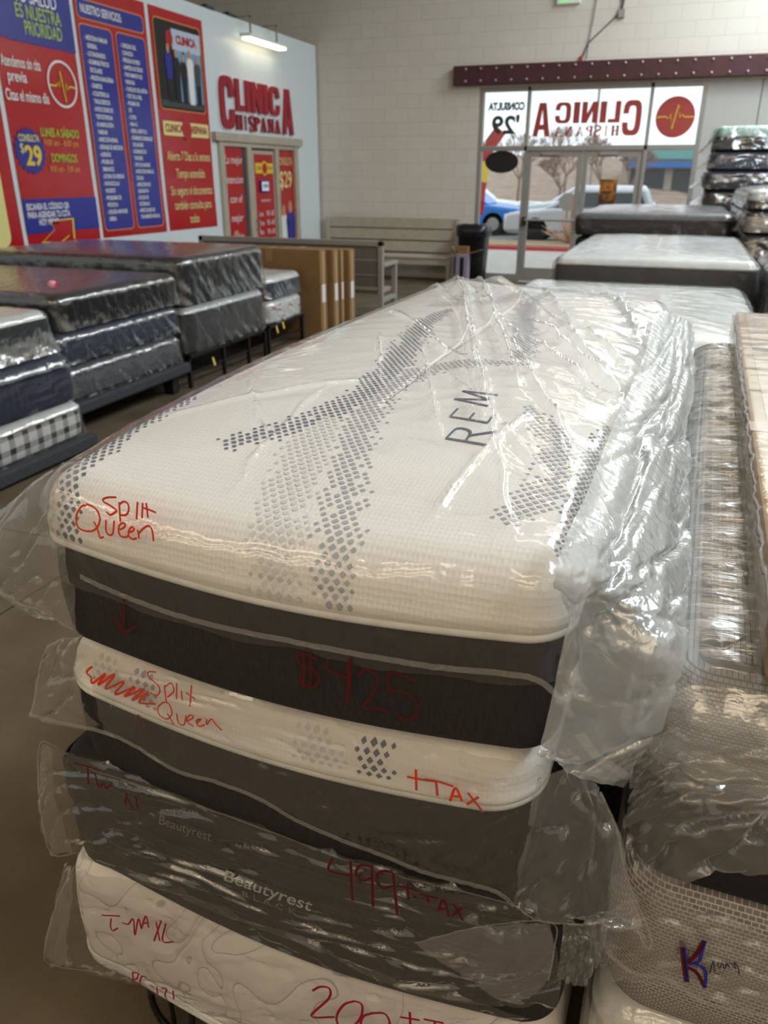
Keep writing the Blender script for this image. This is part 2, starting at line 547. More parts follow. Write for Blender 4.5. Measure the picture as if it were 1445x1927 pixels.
def quilt_mat(name, col, scale, dist, thread):
    """Quilted ticking: swirling stitch lines."""
    m, nt, out = newmat(name)
    p = N(nt, 'ShaderNodeBsdfPrincipled', i_Roughness=.8)
    tc = N(nt, 'ShaderNodeTexCoord')
    nz = N(nt, 'ShaderNodeTexNoise', i_Scale=scale, i_Detail=0.0, i_Distortion=dist)
    nt.links.new(tc.outputs['Object'], nz.inputs['Vector'])
    mu = N(nt, 'ShaderNodeMath', operation='MULTIPLY', i_1=5.0)
    fr = N(nt, 'ShaderNodeMath', operation='PINGPONG', i_1=.5)
    nt.links.new(nz.outputs[0], mu.inputs[0]); nt.links.new(mu.outputs[0], fr.inputs[0])
    r = N(nt, 'ShaderNodeValToRGB')
    r.color_ramp.elements[0].position = .012; r.color_ramp.elements[1].position = .03
    r.color_ramp.elements[0].color = thread; r.color_ramp.elements[1].color = col
    nt.links.new(fr.outputs[0], r.inputs[0]); nt.links.new(r.outputs[0], p.inputs['Base Color'])
    sm = N(nt, 'ShaderNodeMath', operation='POWER', i_1=.5)
    nt.links.new(fr.outputs[0], sm.inputs[0])
    b = N(nt, 'ShaderNodeBump', i_Strength=.6, i_Distance=.008)
    nt.links.new(sm.outputs[0], b.inputs['Height']); nt.links.new(b.outputs[0], p.inputs['Normal'])
    nt.links.new(p.outputs[0], out.inputs[0])
    return m


M['quilt'] = quilt_mat('white_quilted_fabric', C(240, 234, 228), 5.0, 1.8, C(196, 190, 186))


def weave_mat(name, a, b_, sx, sz, mortar=C(96, 92, 90)):
    """Basket weave of light and dark threads."""
    m, nt, out = newmat(name)
    p = N(nt, 'ShaderNodeBsdfPrincipled', i_Roughness=.7)
    tc = N(nt, 'ShaderNodeTexCoord'); mp = N(nt, 'ShaderNodeMapping')
    mp.inputs['Rotation'].default_value = (math.pi / 2, 0, 0)
    nt.links.new(tc.outputs['Object'], mp.inputs[0])
    br = N(nt, 'ShaderNodeTexBrick', i_Scale=1.0)
    br.inputs['Color1'].default_value = a; br.inputs['Color2'].default_value = b_
    br.inputs['Mortar'].default_value = mortar
    br.inputs['Mortar Size'].default_value = sz * .14
    br.inputs['Brick Width'].default_value = sx; br.inputs['Row Height'].default_value = sz
    nt.links.new(mp.outputs[0], br.inputs['Vector'])
    nt.links.new(br.outputs['Color'], p.inputs['Base Color'])
    bu = N(nt, 'ShaderNodeBump', i_Strength=.5, i_Distance=.002)
    nt.links.new(br.outputs['Fac'], bu.inputs['Height']); bu.invert = True
    nt.links.new(bu.outputs[0], p.inputs['Normal'])
    nt.links.new(p.outputs[0], out.inputs[0])
    return m


M['silver_weave'] = weave_mat('silver_basket_weave', C(128, 122, 120), C(112, 107, 105), .0085, .005, C(186, 180, 176))
M['grey_weave'] = weave_mat('grey_knit_weave', C(196, 196, 194), C(172, 172, 170), .006, .0035, C(132, 131, 130))


def plaid_mat():
    m, nt, out = newmat('plaid_fabric')
    p = N(nt, 'ShaderNodeBsdfPrincipled', i_Roughness=.85)
    tc = N(nt, 'ShaderNodeTexCoord'); sp = N(nt, 'ShaderNodeSeparateXYZ')
    nt.links.new(tc.outputs['Object'], sp.inputs[0])
    prev = None
    for ax, f in (('X', 9.0), ('Z', 11.0)):
        mu = N(nt, 'ShaderNodeMath', operation='MULTIPLY', i_1=f); fr = N(nt, 'ShaderNodeMath', operation='FRACT')
        gt = N(nt, 'ShaderNodeMath', operation='GREATER_THAN', i_1=.6)
        nt.links.new(sp.outputs[ax], mu.inputs[0]); nt.links.new(mu.outputs[0], fr.inputs[0]); nt.links.new(fr.outputs[0], gt.inputs[0])
        if prev is None: prev = gt
        else:
            ad = N(nt, 'ShaderNodeMath', operation='ADD'); nt.links.new(prev.outputs[0], ad.inputs[0]); nt.links.new(gt.outputs[0], ad.inputs[1]); prev = ad
    hf = N(nt, 'ShaderNodeMath', operation='MULTIPLY', i_1=.5); nt.links.new(prev.outputs[0], hf.inputs[0])
    r = N(nt, 'ShaderNodeValToRGB')
    r.color_ramp.elements[0].color = C(225, 222, 220); r.color_ramp.elements[1].color = C(40, 38, 46)
    nt.links.new(hf.outputs[0], r.inputs[0]); nt.links.new(r.outputs[0], p.inputs['Base Color'])
    nt.links.new(p.outputs[0], out.inputs[0])
    return m


M['plaid'] = plaid_mat()
M['film'] = film('clear_film', .035, .10, 22, .22)
M['film_dull'] = film('close_clear_film', .008, .16, 14, .6, refl=.03)
M['film_milky'] = film('loose_clear_film', .17, .13, 22, .35, refl=.10, hazecol=(.95, .93, .9, 1))
M['film_front'] = film('front_clear_film', .022, .12, 16, .5, refl=.15, hazecol=(.95, .92, .88, 1))
M['film_sheet'] = film('silvery_clear_film', .46, .2, 40, .7, refl=.24, hazecol=(.93, .98, 1.0, 1))
M['film_bg'] = film('wrinkled_clear_film', .012, .14, 12, 1.0, stretch=(2.6, 2.6, .6), refl=.16)
M['film_tight'] = film('tight_clear_film', .14, .2, 12, 1.0, stretch=(.6, 4, 2), refl=.24)
M['seal'] = film('heat_sealed_film_edge', .30, .2, 60, .8, refl=.12, hazecol=(.9, .88, .85, 1))
M['glass'] = glass('clear_glass')


def block_wall_mat():
    m, nt, out = newmat('white_painted_block')
    p = N(nt, 'ShaderNodeBsdfPrincipled', i_Roughness=.75)
    tc = N(nt, 'ShaderNodeTexCoord'); mp = N(nt, 'ShaderNodeMapping')
    mp.inputs['Rotation'].default_value = (math.pi / 2, 0, 0)
    nt.links.new(tc.outputs['Object'], mp.inputs[0])
    br = N(nt, 'ShaderNodeTexBrick', i_Scale=1.0)
    br.inputs['Color1'].default_value = C(222, 216, 205); br.inputs['Color2'].default_value = C(219, 213, 202); br.inputs['Mortar'].default_value = C(198, 194, 184)
    br.inputs['Brick Width'].default_value = .405; br.inputs['Row Height'].default_value = .203; br.inputs['Mortar Size'].default_value = .005; br.inputs['Mortar Smooth'].default_value = .6
    nt.links.new(mp.outputs[0], br.inputs['Vector'])
    nz = N(nt, 'ShaderNodeTexNoise', i_Scale=.8, i_Detail=4.0)
    nt.links.new(tc.outputs['Object'], nz.inputs['Vector'])
    mx = N(nt, 'ShaderNodeMix', data_type='RGBA', blend_type='MULTIPLY'); mx.inputs[0].default_value = .12
    nt.links.new(br.outputs['Color'], mx.inputs[6]); nt.links.new(nz.outputs[0], mx.inputs[7])
    nt.links.new(mx.outputs[2], p.inputs['Base Color'])
    b = N(nt, 'ShaderNodeBump', i_Strength=.25, i_Distance=.004); b.invert = True
    nt.links.new(br.outputs['Fac'], b.inputs['Height']); nt.links.new(b.outputs[0], p.inputs['Normal'])
    nt.links.new(p.outputs[0], out.inputs[0])
    return m


M['block'] = block_wall_mat()
M['clinic_wall'] = mat('pale_blue_white_paint', C(222, 232, 236), .35)
M['grey_wall'] = mat('grey_painted_panel', C(180, 180, 176), .6)
M['ceiling'] = mat('white_ceiling', C(205, 205, 200), .8)
M['floor'] = mat('sealed_brown_concrete', C(80, 69, 54), .5, C(112, 98, 78), 2.4, 14, bump=.06, spec=.3, contrast=(.3, .7))
M['asphalt'] = mat('asphalt', C(120, 118, 116), .9, C(135, 133, 130), 3)
M['walk'] = mat('pale_concrete', C(190, 184, 176), .85, C(178, 172, 165), 4)
M['gravel'] = mat('tan_gravel', C(176, 150, 118), .9, C(150, 126, 100), 12)
M['kerb_red'] = mat('red_kerb_paint', C(190, 50, 62), .7)
M['hill'] = mat('dry_hill', C(170, 146, 128), .95, C(140, 122, 108), 1.2, 6)

# ------------------------------------------------------------------ the setting
XW, YW = -6.05, 13.5


def wallbox(name, *b, m='block'):
    return struct(MB().box(*b).build(name, M[m]))


wallbox('floor', -13, 7, -7, YW + .02, -.12, 0, m='floor')
b = MB()
for y in (-4.5, -.9, 2.7, 6.3, 9.9): b.box(-13, 7, y, y + .008, .0, .0012)
for x in (-2.4, 1.6): b.box(x, x + .008, -7, YW, .0, .0012)
jo = b.build('floor_joints', mat('dark_floor_joint', C(40, 34, 28), .8)); struct(jo)
# back wall around the shop front opening
b = MB()
b.box(-13, -3.27, YW, YW + .2, 0, 6.5); b.box(-3.27, .09, YW, YW + .2, 2.90, 6.5); b.box(.09, 7, YW, YW + .2, 2.9, 6.5)
struct(b.build('wall_back', M['block']))
g = MB(); g.box(.09, .80, YW + .02, YW + .2, 0, 2.9); g.box(.815, 7, YW + .02, YW + .2, 0, 2.9); g.box(.79, .83, YW + .06, YW + .2, 0, 2.9)
struct(g.build('wall_back_panel', M['grey_wall']))
wallbox('wall_left', XW - .12, XW, -6.5, 10.13, 0, 3.58, m='clinic_wall')
b = MB().box(XW - .12, XW, 10.13, 12.56, 2.06, 3.58).box(XW - .12, XW, 12.56, YW - .05, 0, 3.58)
struct(b.build('wall_left_front', M['clinic_wall']))
wallbox('wall_clinic_inside', -9.2, -9.1, 9.5, YW - .05, 0, 3.4, m='clinic_wall')
wallbox('wall_outer_left', -13.2, -13, -7, YW + .2, 0, 6.5)
wallbox('wall_right', 7, 7.2, -7, YW + .2, 0, 6.5)
wallbox('wall_rear', -13, 7, -7.2, -7, 0, 6.5)
wallbox('ceiling', -13.2, 7.2, -7.2, YW + .2, 6.5, 6.6, m='ceiling')

# hanging strip lamps of the hall (above the frame)
lamp_on = emis('warm_lamp_tube', (1.0, .80, .56, 1), LAMP_E)
strip = None
for k, y in enumerate((-5.2, -4.0, -2.8, -1.6, 3.4, 7.4, 11.0)):
    for x in ((1.8,) if y > 3 else (-4.6, 1.8)):
        if strip is None:
            t = strip = thing('strip_lamp', 'long warm strip lamp hung from the hall ceiling', 'ceiling lamp', (0, 0, 4.9), 0, 'strip lamps over the hall')
            MB().box(-2.6, 2.6, -.07, .07, .03, .09).build('housing', M['white'], t)
            MB().box(-2.55, 2.55, -.05, .05, -.01, .03).build('tube', lamp_on, t)
            MB().tube([(-2, 0, .09), (-2, 0, 1.6)], .006, 6).tube([(2, 0, .09), (2, 0, 1.6)], .006, 6).build('hanger', M['black_metal'], t)
        else:
            t = strip.copy(); COL.objects.link(t)
            for c in strip.children:
                q = c.copy(); COL.objects.link(q); q.parent = t
        t.location = (x, y, 4.9)

# ------------------------------------------------------------------ shop front
FY = YW + .06
b = MB()
for x0, x1 in ((-3.27, -3.20), (-2.515, -2.465), (-.70, -.65), (.02, .09)):
    b.box(x0, x1, FY - .05, FY + .06, 0, 2.9)
b.box(-3.2, .02, FY - .05, FY + .06, 2.84, 2.9); b.box(-3.2, .02, FY - .05, FY + .06, 2.0, 2.07)
b.box(-3.2, -2.515, FY - .05, FY + .06, 0, .12); b.box(-.65, .02, FY - .05, FY + .06, 0, .12)
w1 = struct(b.build('window_1', M['alu'], bevel=.004))
for x0, x1, z0, z1 in ((-3.2, -2.515, 2.07, 2.84), (-2.465, -.70, 2.07, 2.84), (-.65, .02, 2.07, 2.84), (-3.2, -2.515, .12, 2.0), (-.65, .02, .12, 2.0)):
    MB().box(x0, x1, FY - .004, FY + .004, z0, z1).build('pane', M['glass'], w1)
for nm, x0, x1, hx in (('door_2', -2.463, -1.595, -2.44), ('door_3', -1.585, -.702, -1.55)):
    st = .075
    d = MB().box(x0, x0 + st, FY - .03, FY + .03, .01, 2.0).box(x1 - st, x1, FY - .03, FY + .03, .01, 2.0)
    d.box(x0 + st, x1 - st, FY - .03, FY + .03, 1.91, 2.0).box(x0 + st, x1 - st, FY - .03, FY + .03, .01, .23)
    do = struct(d.build(nm, M['alu'], bevel=.004))
    MB().box(x0 + st, x1 - st, FY - .004, FY + .004, .23, 1.91).build('pane', M['glass'], do)
    MB().tube([(x0 + st * .5, FY - .03, .98), (x0 + st * .5, FY - .09, .98), (x1 - st * .5, FY - .09, .98), (x1 - st * .5, FY - .03, .98)], .018, 8).build('push_bar', M['grey_paint'], do)
    MB().box(x0 + .25, x0 + .52, FY - .1, FY - .03, 1.93, 1.985).build('door_closer', M['alu'], do)
    MB().box(x0 - .0, x0 + .07, FY - .1, FY - .035, .90, 1.02).build('lock', M['black_plastic'], do)

# maroon beam with its bolts
bm = struct(MB().box(-3.68, 2.6, YW - .12, YW - .002, 2.93, 3.2).build('beam', M['maroon'], bevel=.01))
mbb = MB()
for k in range(26):
    x = -3.48 + k * .2385
    for z in (2.985, 3.15):
        mbb.tube([(x, YW - .12, z), (x, YW - .135, z)], .018, 8)
bo = mbb.build('bolt_rows', M['bolt'], bm, True); bo['kind'] = 'stuff'

# exit sign, cables
t = thing('exit_sign', 'green lit exit sign high on the back wall, cut by the top edge', 'exit sign', (-2.0, YW, 3.94))
MB().box(-.17, .17, -.05, 0, 0, .2).build('housing', M['white'], t, bevel=.008)
text('EXIT', .19, emis('exit_green', C(40, 235, 70), 2.2), t, (0, -.053, .105), ON_BACK, .26, bold=.006, height=.15)
t = thing('cable_clamp', 'small metal cable clamp with slack wires above the maroon beam', 'cable', (-1.23, YW, 3.2))
MB().tube([(0, -.02, .80), (-.02, -.02, .6), (-.43, -.02, .24), (-.52, -.02, .02)], .009, 6).tube([(-.36, -.02, .9), (-.43, -.02, .24), (-.44, -.02, .03)], .006, 6).tube([(.03, -.02, .85), (.0, -.02, .62)], .008, 6).tube([(-.02, -.02, .85), (.0, -.02, .62)], .008, 6).build('wire', M['grey_print'], t)
MB().box(-.05, .05, -.04, -.005, .53, .64).build('clamp', M['bolt'], t, bevel=.006)
MB().box(-.54, -.5, -.035, -.005, 0, .07).build('plug', M['dark_red'], t)


# ------------------------------------------------------------------ heavy condensed letters
def letter_polys(ch):
    if ch == 'C':
        se = lambda c: math.copysign(abs(c) ** .55, c)
        def arc(rx, ry, a0, a1, n): return [(.5 + rx * se(math.cos(a)), .5 + ry * se(math.sin(a))) for a in np.linspace(a0, a1, n)]
        o = arc(.5, .5, .32, 2 * math.pi - .32, 40); i = arc(.19, .34, .42, 2 * math.pi - .42, 32)
        o[0] = (1.0, .62); o[-1] = (1.0, .38); i[0] = (.69, .62); i[-1] = (.69, .38)
        return [o + i[::-1]]
    return {'L': [[(0, 0), (1, 0), (1, .18), (.45, .18), (.45, 1), (0, 1)]], 'I': [[(0, 0), (1, 0), (1, 1), (0, 1)]],
            'N': [[(0, 0), (.34, 0), (.34, .55), (.64, 0), (1, 0), (1, 1), (.66, 1), (.66, .45), (.36, 1), (0, 1)]],
            'A': [[(0, 0), (.3, 0), (.36, .2), (.64, .2), (.7, 0), (1, 0), (.7, 1), (.3, 1)], [(.41, .36), (.59, .36), (.5, .8)]]}[ch]


def curve_shape(name, polys, m, parent, ext, loc, rot):
    cu = bpy.data.curves.new(name, 'CURVE'); cu.dimensions = '2D'; cu.fill_mode = 'BOTH'; cu.extrude = ext
    for P in polys:
        s = cu.splines.new('POLY'); s.points.add(len(P) - 1)
        for q, (x, y) in zip(s.points, P): q.co = (x, y, 0, 1)
        s.use_cyclic_u = True
    cu.materials.append(m)
    return to_mesh(cu, name, parent, loc, rot)


# glyph boxes: (letter, x0, x1, y0, y1) in metres from the sign's lower left corner, 2.2 x .64
BIG = [('C', 0, .37, 0, .64), ('L', .42, .66, .24, .63), ('I', .70, .83, .24, .63), ('N', .87, 1.20, .24, .63), ('I', 1.24, 1.37, .24, .63), ('C', 1.42, 1.75, .24, .63), ('A', 1.83, 2.2, 0, .63)]
HIS = [('H', .42), ('I', .66), ('S', .78), ('P', .95), ('A', 1.14), ('N', 1.37), ('A', 1.59)]


def serif_polys(ch, w, h, heavy=.24):
    t, s = w * heavy, h * .08
    B = lambda a, b_, c, d: [(a, c), (b_, c), (b_, d), (a, d)]
    sb = lambda x: [B(x - w * .06, x + t + w * .06, 0, s), B(x - w * .06, x + t + w * .06, h - s, h)]
    if ch == 'I': return [B(0, t, 0, h)] + sb(0)
    if ch == 'H': return [B(0, t, 0, h), B(w - t, w, 0, h), B(t, w - t, h * .46, h * .54)] + sb(0) + sb(w - t)
    if ch == 'N': return [B(0, t * .5, 0, h), B(w - t * .5, w, 0, h), [(0, h), (t, h), (w, 0), (w - t * .8, 0)], B(-.1 * w, t, 0, s), B(w - t * 1.1, w * 1.08, h - s, h)]
    if ch == 'A': return [[(0, 0), (t * .5, 0), (w * .5, h), (w * .42, h)], [(w - t, 0), (w, 0), (w * .55, h), (w * .42, h)], B(w * .25, w * .75, h * .3, h * .37), B(-.1 * w, .25 * w, 0, s), B(.65 * w, 1.1 * w, 0, s)]
    if ch == 'P':
        R = [(t + (w - t) * math.cos(a), h * .74 + h * .26 * math.sin(a)) for a in np.linspace(-math.pi / 2, math.pi / 2, 9)]
        r_ = [(t + (w - 1.9 * t) * math.cos(a), h * .74 + h * .19 * math.sin(a)) for a in np.linspace(math.pi / 2, -math.pi / 2, 9)]
        return [B(0, t, 0, h), R + r_] + sb(0)
    P = [(.95, .72), (.9, .93), (.5, 1), (.1, .88), (.08, .68), (.35, .55), (.65, .45), (.92, .3), (.85, .1), (.5, 0), (.12, .07), (.05, .28)]
    S = spline(np.array(P) * (w, h), 40); d = np.gradient(S, axis=0); nn = np.stack([-d[:, 1], d[:, 0]], 1); nn /= np.linalg.norm(nn, axis=1)[:, None]
    k = (.3 + .7 * np.sin(np.linspace(0, math.pi, 40)))[:, None] * t * .42
    return [(S + nn * k).tolist() + (S - nn * k)[::-1].tolist()]


def clinic_letters(t, m1, ext, rot, place, grow=0.0, heavy=.24):
    for ch, x0, x1, y0, y1 in BIG:
        P = [[(p[0] * (x1 - x0 + 2 * grow), p[1] * (y1 - y0 + 2 * grow)) for p in q] for q in letter_polys(ch)]
        curve_shape('letter', P, m1, t, ext, place(x0 - grow, y0 - grow), rot)
    for ch, x in HIS:
        w = .045 if ch == 'I' else .14
        bb = MB()
        for q in serif_polys(ch, w * (1.6 if ch == 'I' and heavy > .3 else 1), .19, heavy): bb.prism(q, 'z', -ext, ext)
        o = bb.build('letter', m1, t); o.location = place(x, 0.0); o.rotation_euler = rot


t = thing('clinic_sign', 'dark red raised clinic lettering over the clinic door', 'sign', (XW, 10.24, 2.22))
clinic_letters(t, M['dark_red'], .014, ON_LEFT, lambda x, y: (.03, x, y))
# white backing outline
for ch, x0, x1, y0, y1 in BIG:
    g_ = .022
    P = letter_polys(ch)[:1]
    P = [[(p[0] * (x1 - x0 + 2 * g_), p[1] * (y1 - y0 + 2 * g_)) for p in q] for q in P]
    curve_shape('letter_backing', P, M['white'], t, .004, (.008, x0 - g_, y0 - g_), ON_LEFT)

GY = FY - .012
t = thing('window_lettering', 'reversed red clinic lettering stuck on the wide upper window pane', 'window sign', (-.79, GY, 2.2))
clinic_letters(t, M['sign_red'], .001, (math.pi / 2, 0, math.pi), lambda x, y: (-x * .735, 0, y * .75), 0.0, .36)
for c in t.children: c.scale = (.735, .75, 1)
t = thing('price_decal', 'reversed grey consultation price lettering on the left upper window pane', 'window sign', (-2.84, GY, 2.2))
a = text('CONSULTA', .15, M['sign_dark'], t, (0, 0, .43), (math.pi / 2, 0, math.pi), .58, bold=.009, height=.12)
a = text("'29", .36, M['sign_dark'], t, (0, 0, .16), (math.pi / 2, 0, math.pi), .44, bold=.012, height=.28)
t = thing('emblem_decal', 'round red pulse emblem stuck on the right upper window pane', 'window sign', (-.31, GY, 2.17))
disc = lambda r, n=48, cx=0, cz=0, rz=None: [(cx + r * math.cos(2 * math.pi * k / n), cz + (rz or r) * math.sin(2 * math.pi * k / n)) for k in range(n)]
MB().prism(disc(.275, cz=.27), 'y', -.001, .001).build('disc', M['sign_red'], t)


def pulse(s):
    return [(.26 * s, 0), (.13 * s, .0), (.10 * s, .03 * s), (.07 * s, -.01 * s), (.03 * s, .17 * s), (-.03 * s, -.17 * s), (-.07 * s, .04 * s), (-.10 * s, -.02 * s), (-.14 * s, .01 * s), (-.26 * s, 0)]


V, F = ribbon([(x, -.003, z + .27) for x, z in pulse(1)], .014, 1)
mk('pulse_line', V, F, M['yellow'], t)
t = tag(MB().prism(disc(.27, rz=.165, cz=0), 'y', -.001, .001).build('oval_sticker', M['black_plastic']), 'plain black oval sticker on the left lower window pane', 'sticker'); t.location = (-2.87, GY, 1.84)
t = thing('poster', 'small dark poster with orange glow taped inside the right glass door', 'poster', (-1.16, GY, 1.22))
MB().box(-.10, .10, -.0035, -.002, .2, .32).build('print_panel', mat('poster_glow_print', C(196, 130, 50), .4, C(120, 60, 30), 14), t)
MB().box(-.13, .13, -.002, .002, 0, .37).build('sheet', mat('poster_print', C(60, 40, 30), .4, C(210, 140, 40), 7, contrast=(.45, .75)), t)

# ------------------------------------------------------------------ clinic front in the left wall
d1 = bpy.data.objects.new('door_1', None); COL.objects.link(d1); d1.location = (XW, 10.13, 0); d1['kind'] = 'structure'
b = MB().box(0, .07, -.12, 2.56, 2.06, 2.17); b.build('lintel', M['beige_paint'], d1, bevel=.006)
b = MB()
for y0, y1 in ((0, .12), (.75, .88), (1.62, 1.74), (2.30, 2.43)):
    b.box(-.05, .045, y0, y1, 0, 2.06)
b.box(-.05, .04, .12, 2.3, 2.0, 2.06); b.box(-.05, .04, .12, .75, 0, .25); b.box(-.05, .04, 1.74, 2.3, 0, .25)
b.build('frame', M['beige_paint'], d1, bevel=.005)
MB().box(-.03, .02, .9, 1.60, .02, 1.97).build('door_leaf', M['beige_paint'], d1, bevel=.005)
MB().box(-.01, .0, .12, .75, .25, 2.0).build('side_poster', M['red'], d1)
MB().box(-.01, .0, 1.74, 2.3, .25, 2.0).build('side_poster', M['red'], d1)
MB().box(.02, .024, .97, 1.56, .15, 1.92).build('door_poster', M['red'], d1)
MB().box(-.008, .004, .66, .75, .25, 2.0).build('dark_strip', M['grey_print'], d1)
MB().box(.022, .03, .99, 1.54, 1.66, 1.80).prism(disc(.1, 24, 1.265, 1.73), 'x', .03, .034).build('logo_band', [M['yellow']], d1)
MB().prism(disc(.075, 24, 1.265, 1.73), 'x', .034, .038).build('logo_disc', M['red'], d1)
text('CLINICA    HISPANA', .07, M['red'], d1, (.032, 1.265, 1.73), ON_LEFT, .5)
text('La mejor\natencion\ncon el\nmejor\nprecio.', .15, M['white'], d1, (.003, .41, 1.32), ON_LEFT, .5, line=1.7, shear=.2)
text('CONSULTA', .16, M['cream'], d1, (.003, 2.02, 1.83), ON_LEFT, .5)
text("$29", .34, M['cream'], d1, (.003, 2.02, 1.56), ON_LEFT, .42, bold=.004)
text('HORARIO', .05, M['white'], d1, (.027, 1.27, 1.28), ON_LEFT, .3)
text('Lunes      9:00 - 6:00\nMartes     9:00 - 6:00\nMierc.      9:00 - 6:00\nJueves     9:00 - 6:00\nViernes    9:00 - 6:00\nSabado    9:00 - 6:00\nDomingo  9:00 - 5:00', .11, M['white'], d1, (.027, 1.27, .70), ON_LEFT, .5, line=1.2)
MB().tube([(.03, .93, .88), (.08, .93, .88), (.08, .93, 1.02), (.03, .93, 1.02)], .012, 8).build('handle', M['bolt'], d1)


def figure(b, y, z0, h, m_top, m_leg, m_skin, x, w=.13):
    """A small printed figure: legs, torso, head."""
    b.prism([(y - w * .45, z0), (y + w * .45, z0), (y + w * .5, z0 + h * .48), (y - w * .5, z0 + h * .48)], 'x', x, x + .002, m_leg)
    b.prism([(y - w * .5, z0 + h * .4), (y + w * .5, z0 + h * .4), (y + w * .62, z0 + h * .76), (y + w * .3, z0 + h * .86), (y - w * .3, z0 + h * .86), (y - w * .62, z0 + h * .76)], 'x', x + .001, x + .003, m_top)
    b.prism(disc(w * .26, 14, y, z0 + h * .92, h * .085), 'x', x + .002, x + .004, m_skin)
    return b


skin = mat('print_skin', C(196, 146, 116), .5); pm = [M['white'], M['blue'], skin, M['grey_print'], M['black_plastic']]
figure(figure(MB(), 1.9, .15, 1.05, 0, 0, 2, .0, .22), 2.14, .15, 1.1, 1, 1, 2, .0, .26).build('people_print', pm, d1)
figure(figure(MB(), .36, -.1, 1.0, 0, 0, 2, .0, .3), .58, -.2, .95, 0, 0, 2, .0, .24).build('people_print', pm, d1)
t = thing('open_sign', 'small lit blue and white open sign on the clinic door', 'open sign', (XW + .026, 11.35, 1.40))
MB().box(0, .03, -.125, .125, 0, .165).build('case', M['blue'], t, bevel=.005)
MB().box(.03, .033, -.105, .105, .02, .145).build('face', emis('sign_face', C(215, 225, 240), .9), t)
text('OPEN', .07, M['grey_print'], t, (.036, 0, .083), ON_LEFT, .17, bold=.003)

# wall lamp
t = thing('wall_lamp', 'lit warm white linear lamp hung over the clinic lettering', 'wall lamp', (XW, 11.35, 3.32))
MB().box(.10, .24, -.56, .56, .03, .07).build('housing', M['white'], t, bevel=.01)
MB().box(.11, .23, -.54, .54, 0, .03).build('diffuser', emis('wall_lamp_glow', (1.0, .86, .58, 1), 6.0), t)
MB().box(0, .17, -.4, -.38, .07, .10).box(.15, .17, -.4, -.38, .07, .3).box(0, .17, .38, .40, .07, .10).box(.15, .17, .38, .40, .07, .3).box(-.06, .17, -.4, -.38, .28, .3).box(-.06, .17, .38, .4, .28, .3).build('bracket', M['alu'], t)
for y, l_ in ((10.2, 'grey lamp bracket lying on the clinic wall top, nearest the photo panel'), (10.75, 'small grey junction box on the clinic wall top beside the lamp')):
    o = tag(MB().box(-.08, .08, -.10, .10, 0, .035).box(-.03, .03, -.03, .03, .035, .06).build('wall_bracket' if y < 10.5 else 'junction_box', M['grey_print'], bevel=.005), l_, 'bracket'); o.location = (XW - .06, y, 3.58)


# ------------------------------------------------------------------ wall banners
def banner(nm, y0, y1, label, z0=.99, z1=3.42):
    t = thing(nm, label, 'banner', (XW, (y0 + y1) / 2, z0), 0, 'clinic banners on the left wall')
    h, w = z1 - z0, (y1 - y0) / 2
    ys = np.linspace(-w, w, 25); zs = np.linspace(0, h, 40)
    Y, Z = np.meshgrid(ys, zs)
    X = .006 + .004 * np.sin(Z * 5 + Y * 2) * (1 - Z / h) + .003 * perlin(Y * 3, Z * 2, int(y0 * 3))
    V = np.stack([X, Y, Z], -1).reshape(-1, 3)
    i = np.arange(39)[:, None] * 25 + np.arange(24)[None, :]
    F = np.stack([i, i + 1, i + 26, i + 25], -1).reshape(-1, 4)
    mk('panel', V, F, M['red'], t, True)
    return t, (lambda y, z, d=.014: (d, y - (y0 + y1) / 2, z - z0))


def rrect(y0, y1, z0, z1, r=.05):
    P = []
    for cy, cz, a in ((y1 - r, z0 + r, -90), (y1 - r, z1 - r, 0), (y0 + r, z1 - r, 90), (y0 + r, z0 + r, 180)):
        P += [(cy + r * math.cos(math.radians(a + k * 18)), cz + r * math.sin(math.radians(a + k * 18))) for k in range(6)]
    return P


def flat(t, P, nm, poly, m, d=.012, th=.001):
    """A printed field on a banner, polygon in wall coordinates."""
    q = [P(y, z, 0)[1:] for y, z in poly]
    return MB().prism(q, 'x', d, d + th).build(nm, M[m] if isinstance(m, str) else m, t)


t, P = banner('clinic_banner', 6.42, 7.50, 'red and blue vinyl banner with price starburst and opening hours')
flat(t, P, 'blue_header', [(6.42, 2.92), (6.50, 2.80), (6.6, 2.78), (7.5, 2.77), (7.5, 3.42), (6.42, 3.42)], 'blue')
flat(t, P, 'blue_band', [(6.42, 1.10), (7.5, 1.10), (7.5, 1.42), (6.42, 1.42)], 'blue')
for s, m_, y, z, w, h in (('TU SALUD', 'white', 7.02, 3.16, .56, .12), ('ES NUESTRA', 'lime', 7.03, 3.03, .60, .12), ('PRIORIDAD', 'lime', 7.07, 2.90, .50, .12),
                          ('Atendemos sin cita', 'white', 6.70, 2.60, .50, .10), ('previa', 'white', 6.62, 2.48, .24, .10), ('Citas el mismo día', 'white', 6.72, 2.32, .56, .10),
                          ('LUNES A SÁBADO', 'lime', 7.09, 2.02, .55, .08), ('9:00 am - 8:00 pm', 'orange_line', 7.09, 1.93, .5, .06), ('DOMINGOS', 'lime', 7.1, 1.79, .37, .08), ('9:00 am - 5:00 pm', 'orange_line', 7.09, 1.69, .44, .06),
                          ('ESCANEA EL CÓDIGO QR', 'white', 6.76, 1.345, .60, .06), ('PARA AGENDAR TU CITA', 'white', 6.76, 1.27, .60, .06), ('HOY MISMO', 'white', 6.74, 1.20, .28, .06)):
    text(s, h * 1.35, M[m_], t, P(y, z, .016), ON_LEFT, w, bold=.002)
V, F = ribbon([(y, 0, z) for y, z in disc(.2, 40, 7.23, 2.47)] + [(7.43, 0, 2.47)], .022, 1)
